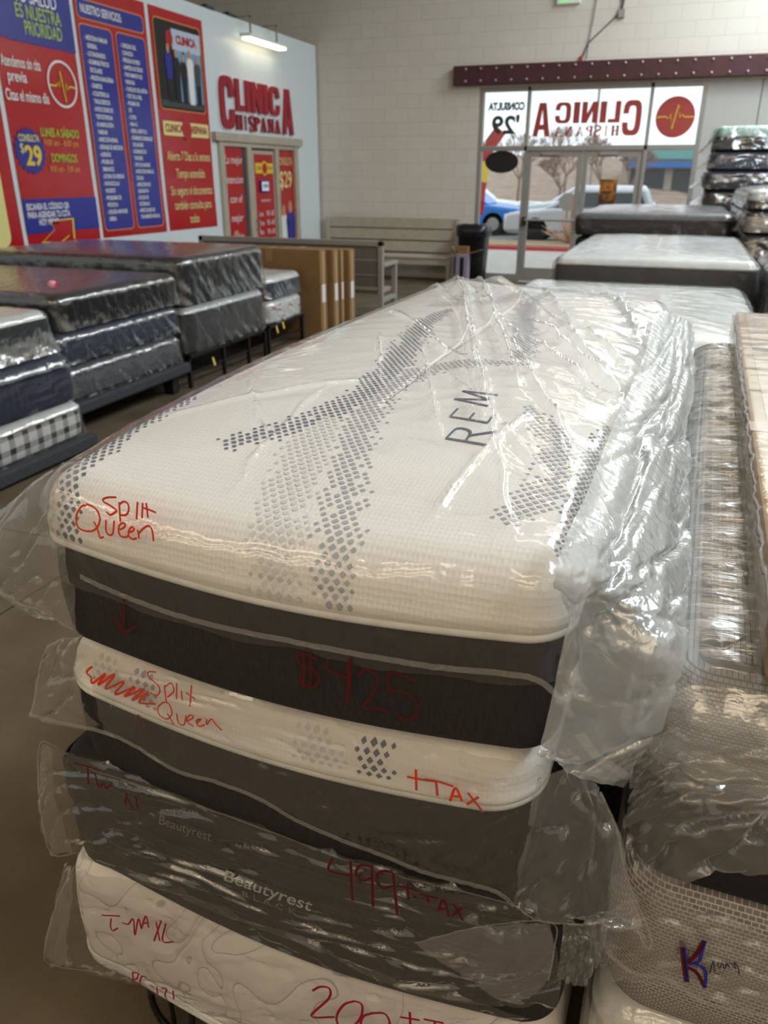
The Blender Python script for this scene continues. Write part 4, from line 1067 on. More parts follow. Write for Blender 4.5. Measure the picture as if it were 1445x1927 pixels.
FILM = {
 'flare1': [[(-0.1565,0.03,1.146),(-0.0325,-0,1.226),(0.053,-0.0163,1.282),(0.0779,0.0237,1.288)],
  [(-0.2012,0.03,1.106),(-0.0652,0,1.174),(0.0112,-0.0129,1.213),(0.055,-0.0045,1.233)],
  [(-0.2187,0.03,1.064),(-0.1009,-0,1.115),(-0.0189,-0.012,1.149),(0.0478,-0.0159,1.179)],
  [(-0.2091,0.03,1.036),(-0.0963,0,1.069),(-0.021,-0.012,1.095),(0.0498,-0.0181,1.123)],
  [(-0.166,0.03,1.025),(-0.0834,0,1.034),(-0.022,-0.012,1.045),(0.0502,-0.0181,1.091)],
  [(-0.1349,0.03,1.014),(-0.0606,-0,1.017),(-0.0053,-0.012,1.027),(0.0393,-0.0172,1.024)]],
 'sheet1': [[(0.7254,1.61,1.297),(0.7661,1.734,1.272),(0.7935,1.808,1.25),(0.8203,1.873,1.222),(0.8381,1.952,1.185)],
  [(0.7455,0.9399,1.297),(0.7857,1.045,1.272),(0.8144,1.104,1.25),(0.8381,1.216,1.222),(0.8568,1.332,1.185)],
  [(0.7424,0.542,1.297),(0.786,0.6332,1.272),(0.8138,0.6715,1.25),(0.8371,0.7635,1.222),(0.855,0.8633,1.185)],
  [(0.7415,0.3311,1.297),(0.7858,0.4132,1.272),(0.8165,0.4676,1.25),(0.841,0.5502,1.222),(0.8655,0.6585,1.185)],
  [(0.7418,0.0973,1.297),(0.7833,0.1671,1.272),(0.8145,0.2163,1.25),(0.8447,0.2882,1.222),(0.8705,0.3793,1.185)],
  [(0.7412,-0.0901,1.297),(0.7769,-0.0325,1.272),(0.8126,0.0131,1.25),(0.8462,0.0685,1.222),(0.8736,0.1372,1.185)],
  [(0.749,-0.0173,1.206),(0.769,-0.02,1.199),(0.8064,-0.03,1.2),(0.8442,-0.03,1.199),(0.8746,-0,1.182)],
  [(0.7471,-0.0175,1.118),(0.763,-0.0202,1.113),(0.8001,-0.03,1.109),(0.837,-0.03,1.109),(0.8676,-0,1.095)],
  [(0.7398,-0.0181,1.041),(0.7521,-0.0211,1.035),(0.7842,-0.03,1.037),(0.8187,-0.03,1.048),(0.8546,-0,1.043)],
  [(0.7366,-0.0183,1.018),(0.7482,-0.0214,1.009),(0.7809,-0.03,1.008),(0.8113,-0.03,1.008),(0.8338,-0,0.9835)]],
 'flare2': [[(-0.0569,0.01,0.9563),(-0.0095,-0.005,0.9886),(0.0401,-0.0153,1.011)],
  [(-0.0793,0.01,0.9046),(-0.028,-0.005,0.9257),(0.0316,-0.0146,0.9444)],
  [(-0.1041,0.01,0.8449),(-0.0409,-0.005,0.8644),(0.0292,-0.0144,0.8783)],
  [(-0.1248,0.01,0.7948),(-0.0455,-0.005,0.816),(0.0604,-0.0169,0.8375)]],
 'front2': [[(0.0351,-0.0169,1.004),(0.1968,-0.0285,0.9992),(0.3558,-0.0339,0.9957),(0.4815,-0.0324,0.9927),(0.6104,-0.0259,0.9905),(0.7036,-0.019,0.9938),(0.7481,-0.0154,0.9971)],
  [(0.052,-0.0182,0.9276),(0.2063,-0.029,0.9297),(0.3586,-0.0339,0.9179),(0.4873,-0.0322,0.9029),(0.6134,-0.0257,0.8909),(0.7043,-0.0189,0.882),(0.7379,-0.0162,0.8831)],
  [(0.0626,-0.0191,0.8399),(0.2016,-0.0287,0.8191),(0.3517,-0.0338,0.8191),(0.4852,-0.0322,0.787),(0.602,-0.0264,0.7731),(0.6901,-0.0201,0.7717),(0.7254,-0.0172,0.7543)]],
 'tail2': [[(0.7373,-0.0163,0.9737),(0.7703,-0.05,1.025),(0.7949,-0.06,1.033),(0.8134,-0.04,1)],
  [(0.7359,-0.0164,0.9092),(0.7772,-0.05,0.9516),(0.8133,-0.06,0.9704),(0.8369,-0.04,0.9522)],
  [(0.7307,-0.0168,0.8445),(0.7776,-0.05,0.8793),(0.8211,-0.06,0.899),(0.8572,-0.04,0.8844)],
  [(0.7259,-0.0172,0.7664),(0.7708,-0.05,0.8085),(0.8219,-0.06,0.8335),(0.8751,-0.04,0.8392)],
  [(0.738,-0.0162,0.7459),(0.7797,-0.05,0.7842),(0.827,-0.06,0.8149),(0.8906,-0.04,0.7914)]],
 'front3': [[(-0.1038,0,0.752),(-0.0511,-0.012,0.7689),(0.1657,-0.0276,0.7745),(0.4445,-0.0354,0.7671),(0.6776,-0.027,0.766),(0.7565,-0.0307,0.7736)],
  [(-0.1304,-0,0.6488),(-0.0762,-0.012,0.666),(0.1549,-0.0269,0.6989),(0.4417,-0.0354,0.6839),(0.6817,-0.0267,0.686),(0.7803,-0.03,0.7366)],
  [(-0.141,0,0.5573),(-0.0634,-0.012,0.5852),(0.1426,-0.0261,0.6124),(0.439,-0.0355,0.6047),(0.6855,-0.0264,0.612),(0.7966,-0.03,0.6732)],
  [(-0.1344,-0,0.4837),(-0.0576,-0.012,0.5239),(0.1324,-0.0253,0.5405),(0.4004,-0.0359,0.5461),(0.6098,-0.0319,0.534),(0.7997,-0.03,0.5998)]],
 'flap3': [[(0.5947,-0.0429,0.648),(0.6837,-0.0406,0.7189),(0.7752,-0.034,0.7635)],
  [(0.6577,-0.0385,0.6134),(0.7306,-0.0368,0.659),(0.7845,-0.034,0.7133)],
  [(0.7278,-0.033,0.5759),(0.7629,-0.0342,0.613),(0.7825,-0.034,0.6555)]],
 'front4': [[(-0.1068,-0,0.4721),(-0.0635,-0.014,0.4844),(0.1343,-0.0265,0.5487),(0.3635,-0.0359,0.5585),(0.5754,-0.03,0.5429),(0.7646,-0.016,0.5439)],
  [(-0.151,0,0.3632),(-0.0906,-0.014,0.3772),(0.1175,-0.0253,0.4307),(0.3368,-0.0356,0.4461),(0.5421,-0.0319,0.4484),(0.6924,-0.0219,0.4573)],
  [(-0.213,0,0.1997),(-0.1304,-0.014,0.2416),(0.0588,-0.0208,0.2851),(0.2749,-0.0341,0.3173),(0.4492,-0.0353,0.3349),(0.6129,-0.0277,0.3542)],
  [(-0.2117,0,0.1415),(-0.1265,-0.014,0.1943),(0.0375,-0.0191,0.2319),(0.2129,-0.0313,0.2549),(0.3878,-0.036,0.2762),(0.5787,-0.0299,0.2955)]],
 'veil': [[(0.8303,-0.02,1.039),(0.8689,-0.035,1.1),(0.9158,-0.04,1.108),(0.9799,-0.04,1.117)],
  [(0.8439,-0.02,1.001),(0.8825,-0.035,1.042),(0.9301,-0.04,1.052),(0.9897,-0.04,1.065)],
  [(0.8429,-0.02,0.9354),(0.8903,-0.035,0.9875),(0.9382,-0.04,1.002),(0.998,-0.04,1.02)],
  [(0.8676,-0.02,0.8605),(0.9146,-0.035,0.8989),(0.9613,-0.04,0.928),(1.01,-0.04,0.9564)]],
 'veil2': [[(0.8174,0,0.7334),(0.8874,-0.012,0.8477),(0.9529,-0.012,0.8378),(1.036,-0.012,0.8272)],
  [(0.8397,-0,0.688),(0.9013,-0.012,0.7675),(0.9644,-0.012,0.7646),(1.047,-0.012,0.7684)],
  [(0.8485,0,0.6397),(0.9119,-0.012,0.6886),(0.9759,-0.012,0.6919),(1.058,-0.012,0.7116)]],
 'strand': [[(0.7916,-0.03,0.7635),(0.817,-0.03,0.7781),(0.8461,-0.02,0.7732)],
  [(0.7929,-0.03,0.7125),(0.8154,-0.03,0.7285),(0.8427,-0.02,0.7145)],
  [(0.7927,-0.03,0.6608),(0.8097,-0.03,0.6611),(0.8289,-0.02,0.6506)]],
}
SEALS = {
 'm1': ([(0.0746,-0.024,1.125),(0.1228,-0.0277,1.117),(0.1789,-0.0314,1.11),(0.2415,-0.0347,1.105),(0.3178,-0.0373,1.104),(0.4125,-0.0378,1.107),(0.514,-0.0352,1.109),(0.608,-0.03,1.112),(0.6899,-0.0241,1.12),(0.7265,-0.0212,1.119),(0.752,-0.0191,1.101),(0.771,-0.018,1.077)],0.0085),
 'm2': ([(-0.0907,-0.017,0.8289),(-0.0089,-0.017,0.8347),(0.0664,-0.0224,0.8456),(0.1252,-0.0268,0.8423),(0.2043,-0.0319,0.8226),(0.2725,-0.035,0.8278),(0.345,-0.0368,0.8243),(0.4129,-0.0368,0.804),(0.4785,-0.0355,0.7926),(0.5418,-0.0329,0.785),(0.6029,-0.0293,0.7745),(0.6764,-0.0241,0.7742),(0.7052,-0.0219,0.7704),(0.7261,-0.0202,0.754)],0.008),
 'm3': ([(0.0081,-0.0177,0.7513),(0.166,-0.0296,0.7657),(0.3587,-0.0369,0.7664),(0.5261,-0.0336,0.7543),(0.6772,-0.0241,0.7577),(0.7554,-0.0178,0.7555)],0.0025),
 'k': ([(0.8482,-0.014,0.7198),(0.8844,-0.014,0.6974),(0.9226,-0.014,0.7069),(0.9429,-0.014,0.7003),(0.9767,-0.014,0.687),(1.019,-0.014,0.6948),(1.059,-0.014,0.7051)],0.008),
 'tag1': ([(0.7822,-0.045,1.078),(0.8054,-0.045,1.052),(0.8378,-0.045,1.036)],0.012),
 'hem1': ([(0.0571,-0.0206,1.283),(-0.0146,-0.016,1.235),(-0.0677,-0.016,1.18),(-0.1085,-0.016,1.143)],0.003),
 'hem1b': ([(-0.0994,-0.014,1.064),(-0.0668,-0.014,1.045),(-0.0208,-0.014,1.041),(0.0359,-0.0169,1.023)],0.003),
 'hem2': ([(0.0316,-0.0126,1.006),(-0.0068,-0.01,0.9893),(-0.0444,-0.01,0.9517),(-0.079,-0.01,0.8657),(-0.0992,-0.01,0.8213)],0.0025),
 'hem2b': ([(0.8136,-0.045,1.004),(0.8368,-0.045,0.9569),(0.857,-0.045,0.8896),(0.8954,-0.045,0.8044),(0.891,-0.045,0.7865),(0.8701,-0.045,0.8336)],0.003),
 'hem2c': ([(0.7306,-0.0528,0.7946),(0.76,-0.0504,0.7785),(0.7927,-0.05,0.7874),(0.827,-0.05,0.8032),(0.8694,-0.05,0.8426)],0.003),
 'hem3': ([(-0.0506,-0.012,0.7713),(-0.0893,-0.012,0.766),(-0.1155,-0.012,0.6644),(-0.1259,-0.012,0.5743),(-0.1194,-0.012,0.5018),(-0.0562,-0.012,0.5309)],0.0025),
 'hem3b': ([(0.5967,-0.0488,0.6561),(0.6841,-0.0425,0.7214),(0.7753,-0.036,0.7659),(0.7846,-0.036,0.7159),(0.7827,-0.036,0.6581)],0.002),
 'hem4': ([(-0.0697,-0.012,0.4929),(-0.1287,-0.012,0.3862),(-0.1968,-0.012,0.2222),(-0.1947,-0.012,0.1685),(-0.0592,-0.012,0.2136)],0.0025),
}

# ------------------------------------------------------------------ benches, boxes, bin
def slat_bench(t, w, d, h, m, seat_z=.40, slats=3, arms=True):
    """Bench facing local -y: slatted back at y=d, legs, arms."""
    for x in (.03, w - .03):
        MB().box(x - .03, x + .03, d - .06, d, 0, h - .02).build('leg', m, t, bevel=.005)
        MB().box(x - .03, x + .03, 0, .06, 0, .64 if arms else seat_z).build('leg', m, t, bevel=.005)
        if arms: MB().box(x - .035, x + .035, -.01, d - .05, .64, .68).build('arm', m, t, bevel=.006)
    gap = (h - seat_z - .03) / slats
    for k in range(slats):
        z = seat_z + .03 + k * gap
        MB().box(.0, w, d - .03, d - .005, z, z + gap - .025).build('back_slat', m, t, bevel=.006)
    for k in range(4):
        y = .0 + k * (d - .06) / 4
        MB().box(.02, w - .02, y, y + (d - .06) / 4 - .012, seat_z - .03, seat_z).build('seat_slat', m, t, bevel=.004)
    MB().box(.05, w - .05, .02, .05, seat_z - .13, seat_z - .03).build('apron', m, t, bevel=.004)


t = thing('bench', 'long beige slatted bench against the back wall beside the black bin', 'bench', (-5.92, 12.9, 0))
slat_bench(t, 2.42, .55, 1.0, M['beige_paint'], .40, 3, False)
t = thing('bench', 'grey open-backed bench standing behind the cardboard boxes', 'bench', (-3.28, 9.55, 0), math.pi)
w_, m_ = 2.5, M['grey_paint']
for x in (.03, w_ - .03):
    MB().box(x - .03, x + .03, .44, .50, 0, .93).build('leg', m_, t, bevel=.005)
    MB().box(x - .03, x + .03, -.05, .01, 0, .66).build('leg', m_, t, bevel=.005)
    MB().box(x - .03, x + .03, .0, .45, .22, .27).build('stretcher', m_, t, bevel=.004)
    MB().box(x - .04, x + .04, -.06, .44, .63, .67).build('arm', m_, t, bevel=.006)
MB().box(0, w_, .44, .50, .87, .93).build('top_rail', m_, t, bevel=.005)
MB().box(0.06, w_ - .06, .46, .485, .70, .715).box(0.06, w_ - .06, .46, .485, .53, .545).box(.06, w_ - .06, .455, .49, .36, .40).build('back_rail', m_, t, bevel=.003)
MB().box(.06, w_ - .06, .47, .478, .40, .87).build('back_panel', mat('bench_back_panel', C(112, 106, 98), .6), t)
MB().box(.06, w_ - .06, .0, .45, .31, .36).build('seat', m_, t, bevel=.006)


def flat_box(nm, label, x1, y0, w, th, h, lean, group=None):
    t = thing(nm, label, 'cardboard box', (x1, y0, 0), 0, group)
    b = MB().box(-w, 0, 0, th, 0, h)
    b.V = [(x, y + z * lean, z) for x, y, z in b.V]
    b.build('carton', M['card'], t, bevel=.006)
    b = MB().box(-.001, .002, th * .42, th * .58, .02, h - .02)
    b.V = [(x, y + z * lean, z) for x, y, z in b.V]
    b.build('edge_seam', M['card_edge'], t)
    b = MB().box(.001, .004, th * .2, th * .7, h * .42, h * .62)
    b.V = [(x, y + z * lean, z) for x, y, z in b.V]
    b.build('shipping_label', M['label'], t)
    b = MB().box(-w * .55, -w * .48, -.003, th + .003, h * .86, h + .002)
    b.V = [(x, y + z * lean, z) for x, y, z in b.V]
    b.build('tape', M['tape'], t)
    return t


flat_box('cardboard_box', 'tall flat brown carton at the front of the leaning row, tape on top', -3.50, 7.74, 1.15, .17, .93, .0, 'flat cartons leaning in a row')
flat_box('cardboard_box', 'tall flat brown carton second from the front of the leaning row', -3.44, 7.95, 1.2, .15, .915, .0, 'flat cartons leaning in a row')
flat_box('cardboard_box', 'thin flat brown carton third from the front of the leaning row', -3.43, 8.13, 1.2, .09, .905, .0, 'flat cartons leaning in a row')
flat_box('cardboard_box', 'flat brown carton at the back of the leaning row, nearest the bench', -3.38, 8.26, 1.2, .16, .895, .0, 'flat cartons leaning in a row')

t = thing('trash_bin', 'black plastic trash bin with a black liner between bench and glass door', 'trash bin', (-3.14, 13.0, 0))
V, _, F = loft([(.05, 0), (.02, .01), (.0, .4), (-.02, .84), (-.035, .85), (-.035, .89), (-.01, .89), (.0, .84), (.04, .3)], .42, .42, .08, 6, 6, 4)
n = V.shape[1]; V = V.reshape(-1, 3) - (.21, .21, 0)
mk('body', V, F.tolist() + [list(range(n))[::-1], list(range(8 * n, 9 * n))], M['black_plastic'], t, True)
V, _, F = loft([(-.045, .74), (-.05, .80), (-.052, .90), (-.03, .915), (.0, .90)], .42, .42, .08, 14, 14, 5)
V = V.reshape(-1, 3); s = perlin(V[:, 0] * 22 + V[:, 2] * 3, V[:, 1] * 22, 4) * .02
V[:, 2] += s; V[:, 0] += s * .6
mk('bin_liner', V - (.21, .21, 0), F, mat('black_bin_bag', C(24, 24, 32), .25), t, True)
t = thing('parcel', 'small open carton wrapped in pale film standing before the black bin', 'parcel', (-3.2, 12.6, 0))
MB().box(-.1, .1, -.07, .07, 0, .5).build('carton', mat('lavender_print', C(150, 142, 160), .5), t, bevel=.01)
MB().box(-.03, .03, -.075, -.07, .1, .45).build('stripe', M['black_plastic'], t)
b = MB().box(-.085, .085, -.06, .06, .5, .61).prism([(-.1, .5), (-.2, .6), (-.19, .61), (-.09, .51)], 'y', -.06, .06).prism([(.1, .5), (.3, .56), (.3, .57), (.1, .515)], 'y', -.06, .06)
b.build('flaps', M['card'], t, bevel=.004)

# ------------------------------------------------------------------ left row of stacks against the clinic wall
XF = -3.67
ROT = math.pi / 2


def bg_mattress(label, y0, w, z0, t_, cover, panel, band, l=2.03, x=XF, rz=ROT, film_m='film_bg', loc=None, group=None, r=.055, seed=1, bag=True, nm='mattress', pipe=None, amp=.017, flare=.02, o=.010, z0f=.012, rc=.07, crown_h=.02, top=True, **kw):
    if not top: crown_h = 0.0
    t = thing(nm, label, 'mattress' if nm == 'mattress' else nm.replace('_', ' '), loc or (x, y0, z0), rz, group)
    mattress(t, w, l, t_, band, M[cover], M[panel], rc, min(r, t_ * .3), M[pipe] if pipe else None, crown_h=crown_h)
    if bag:
        V, F = bag_geo(w, l, t_, z0=z0f, o=o, amp=amp, amp_top=.006 if top else .001, top=.005 if top else .002, seed=seed, nx=46, ny=66, nc=8, nside=12, steps=16, flare=flare, fs=kw.get('fs', 12.), fz=kw.get('fz', 3.), shear=kw.get('shear', .8), rc=rc + .01, r=min(r, t_ * .3) + .01, crown_h=crown_h)
        mk('plastic_bag', V, F, M[film_m], t, True)
    return t


# L1
t = thing('bed_base', 'low dark bed base under the plaid mattress', 'bed base', (-3.42, 1.95, 0), ROT)
MB().box(-.02, 1.97, -.03, 2.05, .02, .10).build('platform', M['dark_grey_fab'], t, bevel=.012)
for x in (.1, 1.8):
    for y in (.1, 1.9): MB().box(x, x + .06, y, y + .06, 0, .02).build('leg', M['black_plastic'], t)
bg_mattress('black and white plaid mattress in clear plastic on the low dark base', 1.97, 1.93, .10, .225, 'white_fab', 'plaid', .20, x=-3.46, seed=3, top=False)
bg_mattress('navy blue mattress in clear plastic on the plaid one', 1.97, 1.92, .335, .30, 'navy', 'navy', .25, x=-3.47, seed=4, r=.09, top=False)
bg_mattress('white-topped charcoal mattress in plastic above the navy one', 1.95, 1.86, .645, .255, 'white_fab', 'dark_grey_fab', .215, x=-3.52, seed=5, r=.05, flare=.05)
# L2
t = thing('bed_base', 'grey upholstered bed base on black legs, two stacks before the cartons', 'bed base', (XF + .03, 3.98, 0), ROT)
MB().box(-.01, 1.42, -.02, 2.05, .155, .24).build('platform', M['dark_grey_fab'], t, bevel=.02, seg=3)
for x in (.08, 1.25):
    for y in (.06, 1.85): MB().box(x, x + .09, y, y + .09, 0, .155).build('leg', M['black_plastic'], t, bevel=.004)
bg_mattress('grey patterned mattress directly on the upholstered grey bed base', 4.0, 1.36, .245, .225, 'grey_fab', 'grey_fab', .19, seed=7, top=False)
bg_mattress('slate blue mattress in plastic under the black one with the pink ball', 4.01, 1.36, .48, .215, 'slate', 'slate', .18, seed=8, top=False)
bg_mattress('black mattress in smooth glossy plastic with the pink ball on it', 4.06, 1.34, .70, .235, 'black_fabric', 'black_wrap', .20, seed=9, amp=.010)
o = thing('toy_ball', 'small pink ball with a darker spot lying on the black mattress', 'ball', (-3.78, 4.16, .962))
b = MB()
bpy_s = [(0.028 * math.sin(p) * math.cos(q), .028 * math.sin(p) * math.sin(q), .028 + .028 * math.cos(p)) for p in np.linspace(0.01, math.pi - .01, 10) for q in np.linspace(0, 2 * math.pi, 16, endpoint=False)]
b.add(bpy_s, [(i * 16 + k, i * 16 + (k + 1) % 16, (i + 1) * 16 + (k + 1) % 16, (i + 1) * 16 + k) for i in range(9) for k in range(16)]).build('ball', M['pink'], o, True)
MB().prism(disc(.012, 14, .004, .03), 'x', .022, .0295).build('spot', mat('pink_spot', C(222, 40, 90), .4), o)


def metal_frame(label, y0, y1, z, legs, tags):
    t = thing('metal_bed_frame', label, 'bed frame', (XF, y0, 0), ROT)
    w = y1 - y0
    MB().box(0, w, 0, .035, z - .03, z).box(0, w, 1.95, 1.985, z - .03, z).box(0, .035, 0, 1.98, z - .03, z).box(w - .035, w, 0, 1.98, z - .03, z).box(w / 2 - .015, w / 2 + .015, 0, 1.98, z - .03, z).build('top_rail', M['black_metal'], t, bevel=.003)
    b = MB()
    for k in range(12): b.box(.03, w - .03, .1 + k * .155, .13 + k * .155, z - .012, z - .004)
    b.build('wire_deck', M['black_metal'], t)
    for x in legs:
        for y in (.0, .95, 1.93): MB().box(x, x + .025, y, y + .03, 0, z - .03).build('leg', M['black_metal'], t)
    MB().box(legs[0], legs[-1], .008, .024, .115, .135).box(legs[0], legs[-1], .96, .975, .115, .135).build('stretcher', M['black_metal'], t)
    for x, zz in tags:
        MB().prism([(x - .02, zz + .07), (x + .005, zz + .075), (x + .035, zz), (x + .008, zz - .005)], 'y', -.006, -.003).build('hang_tag', M['tag_yellow'], t)


metal_frame('black metal bed frame with one yellow tag under the streaky grey mattress', 5.45, 6.80, .275, (.0, .55, 1.0, 1.33), [(.36, .12)])
metal_frame('black metal bed frame with two yellow tags under the smallest far stack', 6.86, 7.66, .285, (.0, .76), [(.16, .19), (.30, .21)])
bg_mattress('grey mattress in streaky plastic on the black metal frame with one yellow tag', 5.47, 1.32, .28, .375, 'pale_fab', 'dark_grey_fab', .33, seed=12, amp=.018, top=False)
bg_mattress('thick black mattress in streaky plastic, highest of the row along the clinic wall', 5.47, 1.34, .665, .375, 'black_fabric', 'charcoal', .33, seed=13, amp=.022, flare=.03)
bg_mattress('small white mattress with red marks low on the farthest left stack', 6.90, .73, .29, .22, 'white_fab', 'white_fab', .18, seed=14, top=False)
bg_mattress('small navy mattress with white top on the farthest left stack', 6.90, .72, .52, .215, 'white_fab', 'slate', .165, seed=15)
b = MB(); rr = random.Random(3)
for k in range(9): 
    y, z = 6.9 + rr.random() * .7, .33 + rr.random() * .13
    b.box(XF + .012, XF + .013, y, y + .02 + .04 * rr.random(), z, z + .012)
b.V = [(x - XF, y - 6.87, z - .29) for x, y, z in b.V]
m_ = [o for o in bpy.data.objects if o.get('label', '').startswith('small white mattress with red')][0]
b.V = [(y, -x, z) for x, y, z in b.V]
b.build('red_print', M['red'], m_)

# ------------------------------------------------------------------ right side: stacks behind the nearest one
def set_group(words_, g):
    for o in bpy.data.objects:
        if o.get('category') in ('mattress', 'box spring') and any(w in o.get('label', '') for w in words_): o['group'] = g


def block_base(label, x, y, w, l, h, rz=0, m='charcoal'):
    t = thing('box_spring', label, 'box spring', (x, y, 0), rz)
    MB().box(.01, w - .01, .01, l - .01, .02, h).build('body', M[m], t, bevel=.02, seg=3)
    for a in (.05, w - .11):
        for c in (.05, l - .11): MB().box(a, a + .06, c, c + .06, 0, .02).build('foot', M['black_plastic'], t)


def pile(labels, x, y, w, l, z0, z1, mats_):
    h = (z1 - z0) / len(labels)
    for k, (lb, (c, p)) in enumerate(zip(labels, mats_)):
        t = thing('mattress', lb, 'mattress', (x, y, z0 + k * h + .002))
        mattress(t, w, l, h - .006, h * .8, M[c], M[p], crown_h=0.0)


block_base('dark box spring under the white-topped pile behind the nearest stack', -.78, 2.95, 1.14, 1.72, .28)
pile(['white mattress under the blank white one, behind the nearest stack', 'plain grey mattress under the blank white one, behind the nearest stack'], -.78, 2.95, 1.14, 1.72, .28, .83, [('white_fab', 'grey_fab'), ('pale_fab', 'dark_grey_fab')])
bg_mattress('blank white mattress in plastic directly behind the dotted top mattress', 0, 1.14, .835, .265, 'white_fab', 'white_fab', .2, l=1.72, loc=(-.78, 2.95, .835), rz=0, seed=21, film_m='film')
block_base('dark box spring under the brown-sided mattress pile', -.65, 4.78, 1.1, 2.05, .30)
pile(['grey mattress at the base of the brown-sided pile', 'charcoal mattress second in the brown-sided pile'], -.65, 4.78, 1.1, 2.05, .30, .955, [('grey_fab', 'grey_fab'), ('charcoal', 'charcoal')])
bg_mattress('white-topped mattress with dark brown side beyond the blank white one', 0, 1.08, .96, .255, 'pale_fab', 'brown_fab', .235, l=2.05, loc=(-.66, 4.76, .96), rz=0, seed=22, r=.04, film_m='film_dull', rc=.05)
block_base('dark box spring under the dark grey mattress near the door', -.86, 7.28, 1.26, 2.05, .32)
pile(['grey mattress at the base of the pile near the door', 'charcoal mattress second in the pile near the door', 'black mattress third in the pile near the door'], -.86, 7.3, 1.26, 2.05, .32, 1.165, [('grey_fab', 'grey_fab'), ('charcoal', 'charcoal'), ('black_fabric', 'black_fabric')])
bg_mattress('dark grey mattress in clear plastic, topmost of the pile near the glass doors', 0, 1.27, 1.17, .18, 'grey_fab', 'black_fabric', .15, l=2.1, loc=(-.87, 7.28, 1.17), rz=0, seed=23, r=.05, flare=.03, film_m='film_dull')
# tall stack at the right edge, by the grey panel
TX, TY = .17, 9.75
block_base('dark box spring under the tall stack at the right edge', TX, TY, 1.6, 2.0, .32)
pile(['grey mattress low in the tall stack at the right edge', 'charcoal mattress low in the tall stack at the right edge', 'pale mattress low in the tall stack at the right edge'], TX, TY, 1.6, 2.0, .32, 1.175, [('grey_fab', 'grey_fab'), ('charcoal', 'charcoal'), ('beige_fab', 'beige_fab')])
for k, (z0, z1, c, p, lb, bd) in enumerate([(1.28, 1.40, 'gold_fab', 'gold_fab', 'crumpled golden mattress bag under the tall stack of dark mattresses', .8), (1.40, 1.60, 'charcoal', 'black_fabric', 'black mattress low in the tall dark stack at the right edge', .8),
                                            (1.60, 1.80, 'slate', 'charcoal', 'charcoal mattress third from top in the tall stack', .7), (1.80, 1.985, 'slate', 'slate', 'slate grey mattress second from top in the tall stack', .7),
                                            (1.985, 2.23, 'teal_fab', 'black_fabric', 'black mattress with pale teal top crowning the tall stack', .58)]):
    z0 -= .10; z1 -= .10
    bg_mattress(lb, 0, 1.58, z0, z1 - z0 - .008, c, p, (z1 - z0) * bd, l=2.0, loc=(TX + (.05 if k == 4 else .03 * (k % 2)) - (.1 if k == 0 else 0), TY, z0), rz=0, seed=30 + k, top=(k == 4), amp=.035, flare=.11, fs=6., fz=7., r=.04, z0f=.02)
# small pile in front of it
SX, SY = .46, 6.95
block_base('dark box spring under the short pile at the right edge', SX, SY, 1.2, 2.0, .32)
pile(['grey mattress at the base of the short pile at the right edge', 'black mattress under the short pile at the right edge', 'charcoal mattress second in the short pile at the right edge'], SX, SY, 1.2, 2.0, .32, 1.04, [('grey_fab', 'grey_fab'), ('black_fabric', 'black_fabric'), ('charcoal', 'charcoal')])
bg_mattress('black mattress in clear plastic below the beige one at the right edge', 0, 1.2, 1.045, .185, 'black_fabric', 'black_fabric', .14, l=2.0, loc=(SX - .01, SY, 1.045), rz=0, seed=40, amp=.02, top=False)
bg_mattress('beige mattress with black band in clear plastic at the right edge', 0, 1.2, 1.24, .16, 'black_fabric', 'beige_fab', .12, l=2.0, loc=(SX, SY, 1.24), rz=0, seed=41, amp=.025, flare=.05, r=.03, top=False)
bg_mattress('pale grey topped thin mattress on the beige one at the right edge', 0, 1.2, 1.405, .14, 'pale_fab', 'black_fabric', .07, l=2.0, loc=(SX, SY, 1.405), rz=0, seed=42, amp=.02, r=.04)
# grey bagged mattress 
block_base('dark box spring under the grey bagged mattress at the right edge', .52, 3.7, 1.0, 2.0, .32)
pile(['charcoal mattress under the grey bagged one at the right edge', 'grey mattress under the grey bagged one at the right edge'], .52, 3.7, 1.0, 2.0, .32, .95, [('charcoal', 'charcoal'), ('grey_fab', 'grey_fab')])
bg_mattress('grey mattress in cloudy plastic at the right frame edge beside the white one', 0, 1.0, .955, .25, 'grey_fab', 'dark_grey_fab', .2, l=2.0, loc=(.5, 3.7, .955), rz=0, seed=44, amp=.03, r=.08, film_m='film_milky')

# ------------------------------------------------------------------ nearest stack
from mathutils.bvhtree import BVHTree
YAW = math.radians(-1.65)
EX = np.array([math.cos(YAW), math.sin(YAW), 0]); EY = np.array([-math.sin(YAW), math.cos(YAW), 0]); OR = np.array([-.81, .797, 0])


def bow(V):
    """The long unsupported front edges belly out and sag a little."""
    V = np.array(V, float)
    s = .02 * np.sin(math.pi * np.clip(V[:, 0] / .765, 0, 1)) * np.exp(-np.clip(V[:, 1], 0, 3) / .35)
    V[:, 1] -= s
    V[:, 2] -= s
    return V


def lift(V):
    """The top mattress also rides up along its far left edge."""
    V = bow(V)
    V[:, 2] += .055 * (1 - np.exp(-np.clip(V[:, 1], 0, 3) / .35)) * np.clip(1 - V[:, 0] / .77, 0, 1.1) * np.clip(V[:, 2] / .26, 0, 1)
    return V


def stack_thing(label, x0, y0, z0, nm='mattress', cat='mattress'):
    p = OR + EX * x0 + EY * y0 + np.array([0, 0, z0])
    return thing(nm, label, cat, tuple(p), YAW)


def place_writing(key, parent, base):
    inks = {}
    for k, col, w, pts in STROKES:
        if k == key: inks.setdefault(col, []).append(ribbon(pts, w, 6, base))
    if not inks: return
    mats_, parts, mi = [], [], []
    for c in inks:
        for v, f in inks[c]: parts.append((v, f)); mi += [len(mats_)] * len(f)
        mats_.append(M['ink_' + c])
    V, F = join(parts)
    mk('marker_writing', V, F, mats_, parent, False, mi)


